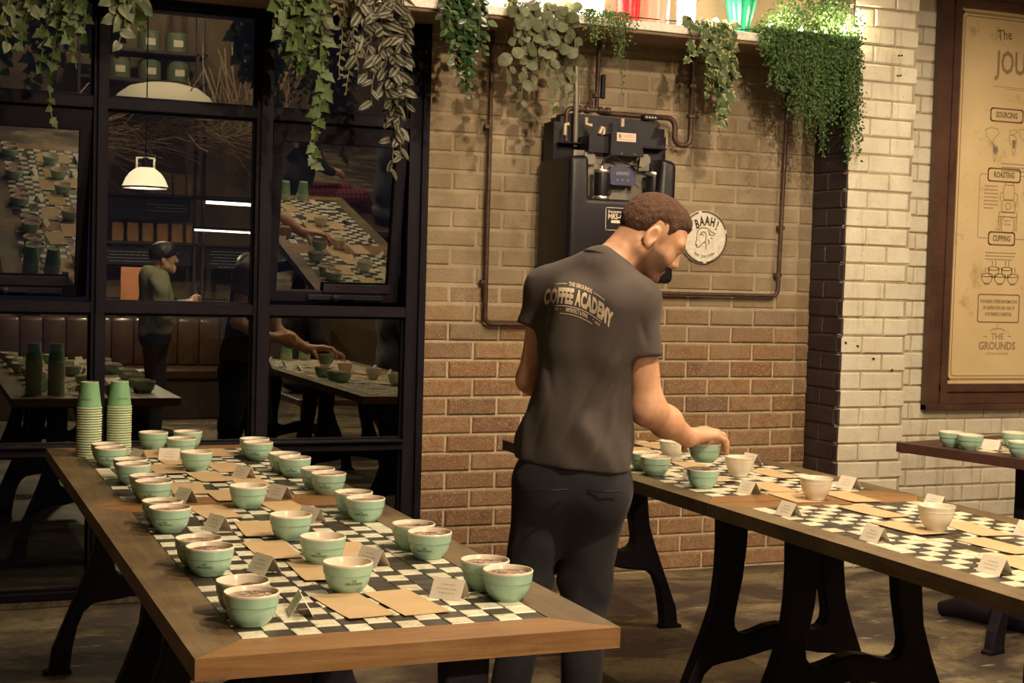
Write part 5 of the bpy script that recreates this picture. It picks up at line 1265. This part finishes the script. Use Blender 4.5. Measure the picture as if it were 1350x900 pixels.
for k in range(6): tag(inst('coffee_bag',BA,None,(2.02+k*.155,-3.66,1.636)),'plain kraft coffee bag, %s from left on the lower mirrored shelf'%ORD6[k],'bag','kraft coffee bags on the counter shelf')
for k in range(4): tag(inst('coffee_bag',BB,None,(2.36+k*.148,-3.66,2.146),(0,0,0),1.15),'printed coffee bag, %s from left on the upper mirrored shelf'%ORD6[k],'bag','printed coffee bags on the counter shelf')
TIN=MB().lathe([(0,0),(.115,0),(.12,.008),(.12,.20),(.112,.215),(0,.215)],24).mesh('tin_body',plain('olive_tin',(.13,.16,.08),.45)); TL=MB().box((-.05,.119,.06),(.05,.123,.13)).mesh('tin_label',MAT['card'])
for i,(x,z) in enumerate(((2.02,3.346),(2.34,3.346),(2.64,3.346),(2.33,3.656),(2.62,3.656))):
    t=empty('storage_tin',(x,-3.75,z),0,'olive storage tin %s, mirrored in the top middle pane'%['lower row left','lower row middle','lower row right','upper row left','upper row right'][i],'tin','olive tins on the high shelf'); inst('tin_body',TIN,t); inst('tin_label',TL,t)
tag(MB().lathe([(.02,0),(.50,0),(.52,.02),(.48,.10),(.36,.19),(.20,.23),(.02,.24)],32,Matrix.Translation((2.45,-3.45,3.06))).build('drum_shade',plain('cream_shade',(.7,.62,.45),.7,emit=(1,.8,.5),es=.35),None,True),'wide cream lampshade among branches mirrored in the top middle pane','lampshade')
tw=MB(); r=random.Random(12)
for k in range(260):
    x=r.uniform(1.4,3.9); z=2.74+r.gauss(0,.10)+.10*math.sin(x*3); y=-3.25+r.uniform(-.2,.2); a=r.gauss(0,.35); L=r.uniform(.25,.7)
    p0=Vector((x,y,z)); d=Vector((math.cos(a),r.uniform(-.3,.3),math.sin(a)))*L
    tw.tube([p0,p0+d*.5+Vector((0,0,r.uniform(-.05,.05))),p0+d],r.uniform(.004,.009),4)
for k in range(60):
    x=r.uniform(2.9,3.8); p0=Vector((x,-3.3+r.uniform(-.15,.15),2.8)); d=Vector((r.uniform(-.4,.3),0,r.uniform(.4,1.0))); tw.tube([p0,p0+d*.5+Vector((r.uniform(-.1,.1),0,0)),p0+d],.006,4)
o=tw.build('branch_nest',plain('pale_branch',(.42,.30,.17),.8,noise_amt=.3),None,fix=False); tag(o,'tangle of pale dry branches hanging over the counter, mirrored in the middle pane','branches',kind='stuff')
for i,(x0,x1,z) in enumerate(((2.92,3.56,2.075),(2.80,3.5,1.775))):
    t=empty('light_tube',(x0,-3.50,z),0,['upper','lower'][i]+' white light tube over the mirrored counter','lamp'); MB().tube([(0,0,0),(x1-x0,0,-.012)],.017 if i==0 else .010,8).build('tube',plain('tube_glow%d'%i,(1,1,.9),.5,emit=(1,.92,.75),es=7),t,True); MB().bbox((-.02,-.03,.015),(x1-x0+.02,.03,.035),.004).build('housing',MAT['iron'],t)
for i,x in enumerate((2.06,2.30)):
    c=empty('orange_chair',(x,-2.85,0),0,'orange chair back mirrored behind the jacketed visitor, '+('left' if i==0 else 'right')+' one','chair','orange chairs by the counter')
    MB().bbox((-.105,-.02,1.02),(.105,.02,1.36),.012).build('backrest',plain('orange_ply',(.55,.20,.07),.5),c); MB().bbox((-.13,-.02,.62),(.13,.28,.65),.01).build('seat',plain('orange_ply2',(.5,.18,.06),.5),c)
    for sx in (-.1,.1):
        for sy in (0,.25): MB().tube([(sx,sy,0),(sx*.9,sy,.63)],.012,6).build('leg',MAT['iron'],c)
    for sx in (-.08,.08): MB().tube([(sx,0,.63),(sx,0,1.04)],.012,6).build('back_post',MAT['iron'],c)
# tufted leather booth
bo_=empty('leather_booth',(1.4,-1.5,0),0,'brown leather booth with upright padded panels mirrored in the lower panes','booth')
MAT['leather']=plain('brown_leather',(.050,.027,.014),.28,noise_amt=.3,noise_scale=12)
for k in range(13):
    me=MB().bbox((-.098,-.05,.45),(.098,.05,.90),.02).mesh('back_panel',MAT['leather']); bevel_mesh(me,.03,3); inst('back_panel',me,bo_,(-1.2+k*.2,0,0))
MB().bbox((-1.3,.05,.36),(1.3,.50,.46),.02).build('seat_cushion',MAT['leather'],bo_); MB().bbox((-1.3,-.05,0),(1.3,.46,.36),.01).build('plinth',MAT['bshelf'],bo_)

# visitors
def simple_head(f,c,facing,k=.02):
    fx,fy=math.cos(facing),math.sin(facing); B=((fx,fy,0),(-fy,fx,0),(0,0,1)); c=np.array(c); q=lambda a,b,h:c+np.array((fx*a-fy*b,fy*a+fx*b,h))
    f.ell(q(-.005,0,.045),(.095,.074,.08),B,k).ell(q(.035,0,0),(.058,.056,.085),B,.03).cone(q(.095,0,.03),q(.11,0,-.005),.008,.012,.012).ell(q(.08,0,-.078),(.018,.022,.016),B,.02).cone(q(.092,-.014,-.048),q(.092,.014,-.048),.008,.008,.006)
    for s in (-1,1): f.ell(q(-.01,s*.075,.0),(.02,.009,.03),B,.008).ell(q(.10,s*.031,.026),(.012,.015,.01),B,.01,'sub').cone(q(-.0,s*.05,-.045),q(.07,s*.012,-.075),.02,.02,.03)
    return q,B
def fingers(f,w,g_,t_,n_):
    g_,t_,n_=np.array(g_),np.array(t_),np.array(n_); w=np.array(w)
    for i,o in enumerate((.027,.009,-.009,-.026)):
        m=w+g_*.085+t_*o; L=(.9,1.,.95,.75)[i]; f.cone(w,m,.02,.012,.015); f.cone(m,m+g_*.035*L-n_*.01,.010,.009,.005).cone(m+g_*.035*L-n_*.01,m+g_*.045*L-n_*.035*L,.009,.008,.004)
    f.cone(w,w+g_*.04+t_*.035,.016,.013,.012).cone(w+g_*.04+t_*.035,w+g_*.085+t_*.045-n_*.01,.012,.009,.006)
def skin_finish(me,V,col=(.60,.34,.21)): vcol(me,np.tile(np.array(col),(len(V),1)))
# jacketed man looking at his phone (local x: the way he faces)
v1=empty('person',(1.80,.45,0),0,'dark-haired man in an olive hooded jacket looking at a phone, mirrored in middle pane','person')
f=Field((-.30,-.32,.72),(.42,.32,1.45),.011)
f.ell((0,0,1.12),(.135,.185,.22),None,.05).ell((0,0,.90),(.13,.17,.18),None,.06).cone((0,.15,1.24),(0,-.15,1.24),.075,.075,.06).cone((-.05,0,1.30),(.02,0,1.31),.085,.075,.05)
for s in (-1,1): f.cone((0,s*.185,1.22),(.03,s*.225,1.0),.070,.060,.03).cone((.03,s*.225,1.0),(.24,s*.10,1.08),.058,.042,.03)
g=f.grid(); x,y,z=g; f.warp(folds(g,.006,20,18,24,.3)); f.clip(.80-z)
me,V=f.mesh('jacket',cloth_mat('olive_canvas',(.20,.20,.11),(.26,.26,.15)),1); inst('jacket',me,v1)
f=Field((-.26,-.28,.02),(.26,.28,.92),.012); f.ell((0,0,.82),(.13,.16,.12),None,.04)
for s in (-1,1): f.cone((0,s*.085,.78),(.01,s*.10,.45),.088,.066,.04).cone((.01,s*.10,.45),(-.01,s*.11,.07),.066,.055,.03)
f.clip(.05-f.grid()[2]); me,V=f.mesh('trousers',cloth_mat('black_denim',(.012,.012,.016),(.02,.02,.026)),1); inst('trousers',me,v1)
f=Field((-.2,-.30,.95),(.45,.30,1.62),.006); q,B=simple_head(f,(.055,0,1.43),0); f.cone((.0,0,1.28),(.03,0,1.39),.055,.05,.03)
for s in (-1,1): f.cone((.20,s*.12,1.065),(.27,s*.07,1.095),.032,.025,.02); fingers(f,(.27,s*.07,1.095),(.6,-s*.75,.28),(0,-s*.3,.95),(0,s*.7,.2))
me,V=f.mesh('body',SKIN,1); skin_finish(me,V,(.55,.32,.20)); inst('body',me,v1)
f=Field((-.12,-.14,1.36),(.2,.14,1.62),.006); f.ell((.045,0,1.485),(.108,.088,.092),B,.02).ell((.09,0,1.52),(.07,.06,.05),B,.03); x,y,z=f.grid(); f.clip((1.43+.5*np.clip(x-.05,0,.1)+0*y)-z); f.warp(.003*np.sin(90*x+5*np.sin(60*y))*np.sin(80*z)); me,V=f.mesh('hair',plain('black_hair',(.012,.010,.010),.5),1); inst('hair',me,v1)
for s in (-1,1): MB().sphere((.06,s*.11,.035),(.13,.045,.045),14,8).build('shoe',MAT['iron'],v1,True)
me=MB().bbox((-.004,-.035,-.075),(.004,.035,.075),.003,Matrix.Translation((2.155,.45,1.155))@Matrix.Rotation(rad(-25),4,'Y')).mesh('phone',plain('phone_black',(.02,.02,.025),.2)); ph_=bpy.data.objects.new('phone',me); link(ph_); tag(ph_,'black phone held up by the jacketed visitor','phone')
# person in black seen from behind
v2=empty('person',(2.62,-.10,0),0,'person all in black turned away beside the jacketed man, mirrored at pane edge','person')
f=Field((-.30,-.32,.02),(.34,.32,1.36),.014); f.ell((0,0,1.08),(.125,.18,.22),None,.05).ell((0,0,.86),(.13,.165,.18),None,.06).cone((0,.14,1.22),(0,-.14,1.22),.07,.07,.06)
for s in (-1,1): f.cone((0,s*.18,1.2),(.02,s*.21,.96),.06,.05,.03).cone((.02,s*.21,.96),(.22,s*.12,.95),.048,.036,.03).cone((0,s*.085,.78),(0,s*.10,.45),.085,.064,.04).cone((0,s*.10,.45),(-.01,s*.10,.05),.064,.052,.03)
f.clip(.03-f.grid()[2]); me,V=f.mesh('clothes',cloth_mat('black_jersey',(.012,.011,.014),(.02,.018,.022)),1); inst('clothes',me,v2)
f=Field((-.2,-.25,.86),(.40,.25,1.56),.007); q,B=simple_head(f,(.05,0,1.37),rad(-20)); f.cone((0,0,1.22),(.03,0,1.34),.05,.047,.03)
for s in (-1,1): f.cone((.16,s*.14,.95),(.23,s*.11,.95),.03,.024,.02); fingers(f,(.23,s*.11,.95),(.95,-s*.2,-.1),(0,s*-.9,.3),(.1,.0,.9))
me,V=f.mesh('body',SKIN,1); skin_finish(me,V); inst('body',me,v2)
f=Field((-.12,-.14,1.28),(.2,.14,1.56),.007); f.ell((.035,0,1.425),(.108,.088,.095),B,.02); x,y,z=f.grid(); f.clip((1.35+.6*np.clip(x-.03,0,.1)+0*y)-z); me,V=f.mesh('hair',plain('dark_hair',(.015,.012,.012),.5),1); inst('hair',me,v2)
# people seated on a bench past the end of the right table
bn=empty('wooden_bench',(2.90,1.33,0),0,'low dark wooden bench mirrored under the seated visitors','bench')
MB().bbox((-.30,-.45,.40),(.78,.62,.45),.008).build('seat',MAT['darkwood'],bn)
for sx in (-.24,.72):
    for sy in (-.40,.55): MB().bbox((sx-.025,sy-.025,0),(sx+.025,sy+.025,.40),.004).build('leg',MAT['darkwood'],bn)
def plaid():
    M,nt,b=new_mat('red_plaid'); P=N(nt,'ShaderNodeTexCoord').outputs['Object']; c=None
    s=N(nt,'ShaderNodeSeparateXYZ'); nt.links.new(P,s.inputs[0]); out=[]
    for ax in ('X','Z','Y'):
        m=N(nt,'ShaderNodeMath',operation='MULTIPLY'); nt.links.new(s.outputs[ax],m.inputs[0]); m.inputs[1].default_value=28
        fr=N(nt,'ShaderNodeMath',operation='FRACT'); nt.links.new(m.outputs[0],fr.inputs[0]); gt=N(nt,'ShaderNodeMath',operation='GREATER_THAN'); nt.links.new(fr.outputs[0],gt.inputs[0]); gt.inputs[1].default_value=.72; out.append(gt.outputs[0])
    c=mixc(nt,out[0],(.19,.025,.03),(.05,.012,.02)); c=mixc(nt,out[1],c,(.06,.015,.025)); nt.links.new(c,b.inputs['Base Color']); b.inputs['Roughness'].default_value=.9; return M
def seated(loc,label,trmat,shade,shin,rz):
    p=empty('person',loc,rz,label,'person')
    f=Field((-.30,-.30,.40),(.40,.30,1.30),.013); f.ell((-.06,0,1.02),(.115,.17,.20),None,.05).ell((-.05,0,.72),(.125,.16,.20),None,.06).ell((-.04,0,.53),(.13,.165,.08),None,.05).cone((-.05,.14,1.14),(-.05,-.14,1.14),.065,.065,.05)
    for s in (-1,1): f.cone((-.05,s*.175,1.12),(.02,s*.20,.86),.058,.05,.03).cone((.02,s*.20,.86),(.20,s*.08,.76),.048,.038,.03)
    g=f.grid(); f.warp(folds(g,.005,20,18,22,.7)); f.clip(.455-g[2]); me,V=f.mesh('jumper',cloth_mat('dark_jumper'+shade,(.014,.013,.017),(.022,.02,.026)),1); inst('jumper',me,p)
    f=Field((-.22,-.26,.05),(.92,.26,.68),.013); f.ell((-.03,0,.545),(.14,.165,.09),None,.04)
    for s in (-1,1): kx=.42+.03*s; f.cone((.02,s*.09,.545),(kx,s*.10,.56),.085,.066,.04).cone((kx,s*.10,.56),(kx+shin,s*.09,.20),.064,.05,.03)
    g=f.grid(); f.clip(.455-g[2]+10*np.clip(g[0]-.25,0,1)*-1); f.clip(.19-g[2]); me,V=f.mesh('trousers',trmat,1); inst('trousers',me,p)
    f=Field((-.22,-.26,.02),(.95,.26,1.55),.0075); q,B=simple_head(f,(-.02,0,1.33),0); f.cone((-.05,0,1.15),(-.03,0,1.29),.05,.046,.03)
    for s in (-1,1): f.cone((.16,s*.10,.775),(.23,s*.06,.75),.030,.024,.02); fingers(f,(.23,s*.06,.75),(.8,-s*.5,-.2),(.3,s*-.8,.3),(.1,0,.95)); f.cone((.45+.03*s+shin*.75,s*.09,.26),(.45+.03*s+shin,s*.09,.09),.036,.034,.02)
    me,V=f.mesh('body',SKIN,1); skin_finish(me,V); inst('body',me,p)
    f=Field((-.2,-.16,1.1),(.14,.16,1.52),.008); f.ell((-.035,0,1.385),(.112,.09,.095),B,.02).cone((-.08,0,1.34),(-.09,0,1.18),.07,.05,.03); x,y,z=f.grid(); f.clip((1.30+.9*np.clip(x+.03,0,.2)+0*y)-z-.2*np.clip(-.03-x,0,1)*6); me,V=f.mesh('hair',plain('brown_hair'+shade,(.05,.025,.014),.5),1); inst('hair',me,p)
    SK=plain('cream_sock'+shade,(.70,.64,.50),.9)
    for s in (-1,1):
        ax=.45+.03*s+shin
        MB().tube([(ax-shin*.2,s*.09,.21),(ax,s*.09,.10)],[.042,.04],12).build('sock',SK,p,True); MB().sphere((ax+.06,s*.09,.045),(.13,.045,.042),14,8).build('shoe',plain('cream_shoe'+shade,(.62,.58,.48),.7),p,True)
    return p
seated((2.78,1.36,0),'seated person in red plaid trousers and cream shoes, mirrored in the right sash',plaid(),'_a',.33,rad(-8))
seated((3.42,1.72,0),'seated person in blue jeans and black top, mirrored at the edge of right sash',cloth_mat('blue_denim',(.04,.06,.10),(.07,.09,.14)),'_b',.02,rad(5))
# parked car outside the window
car=empty('parked_car',(2.46,11.4,-.05),0,'dark red car parked outside, its front wheel showing through the lower pane','car')
CR=plain('dark_red_paint',(.20,.012,.018),.25)
prof=[(-1.0,.30),(-.98,.62),(-.75,.82),(.2,.92),(.85,1.38),(2.1,1.42),(2.9,1.0),(3.25,.92),(3.3,.40),(3.2,.28)]
wh=lambda cx:[(cx+.37*math.cos(t),.33+.37*math.sin(t)) for t in [PI-PI*k/10+.05 for k in range(11)]]
poly=prof+[(2.62,.24)]+list(reversed(wh(2.25)))[0:0]+[(2.25+.37*math.cos(t),.33+.37*math.sin(t)) for t in [-.2+ (PI+.4)*k/10 for k in range(11)]]+[(.40,.22)]+[(.37*math.cos(t),.33+.37*math.sin(t)) for t in [-.2+(PI+.4)*k/10 for k in range(11)]]
MB().prism(poly,.0,1.7).build('car_body',CR,car)
MB().prism([(.42,.95),(.92,1.33),(2.05,1.36),(2.6,1.0)],-.006,.0).build('side_glass',plain('car_glass',(.02,.02,.025),.1),car)
for cx in (0,2.25):
    w=empty('wheel',(cx,.02,.33),0,parent=car); R90=Matrix.Rotation(rad(90),4,'X')
    MB().lathe([(.20,-.02),(.31,-.02),(.33,.0),(.33,.17),(.31,.19),(.20,.19)],32,R90@Matrix.Translation((0,0,-.19))).build('tyre',plain('tyre_rubber',(.012,.012,.013),.8),w,True)
    rm=MB().lathe([(.185,0),(.215,0),(.215,.03),(.185,.03),(.185,0)],32,R90@Matrix.Translation((0,0,-.012)))
    for k in range(10):
        a=k*PI/5; rm.tube([(0,.0,0),(.19*math.cos(a),.0,.19*math.sin(a))],[.022,.012],6)
    rm.build('rim',plain('alloy',(.4,.4,.42),.35,.8),w)
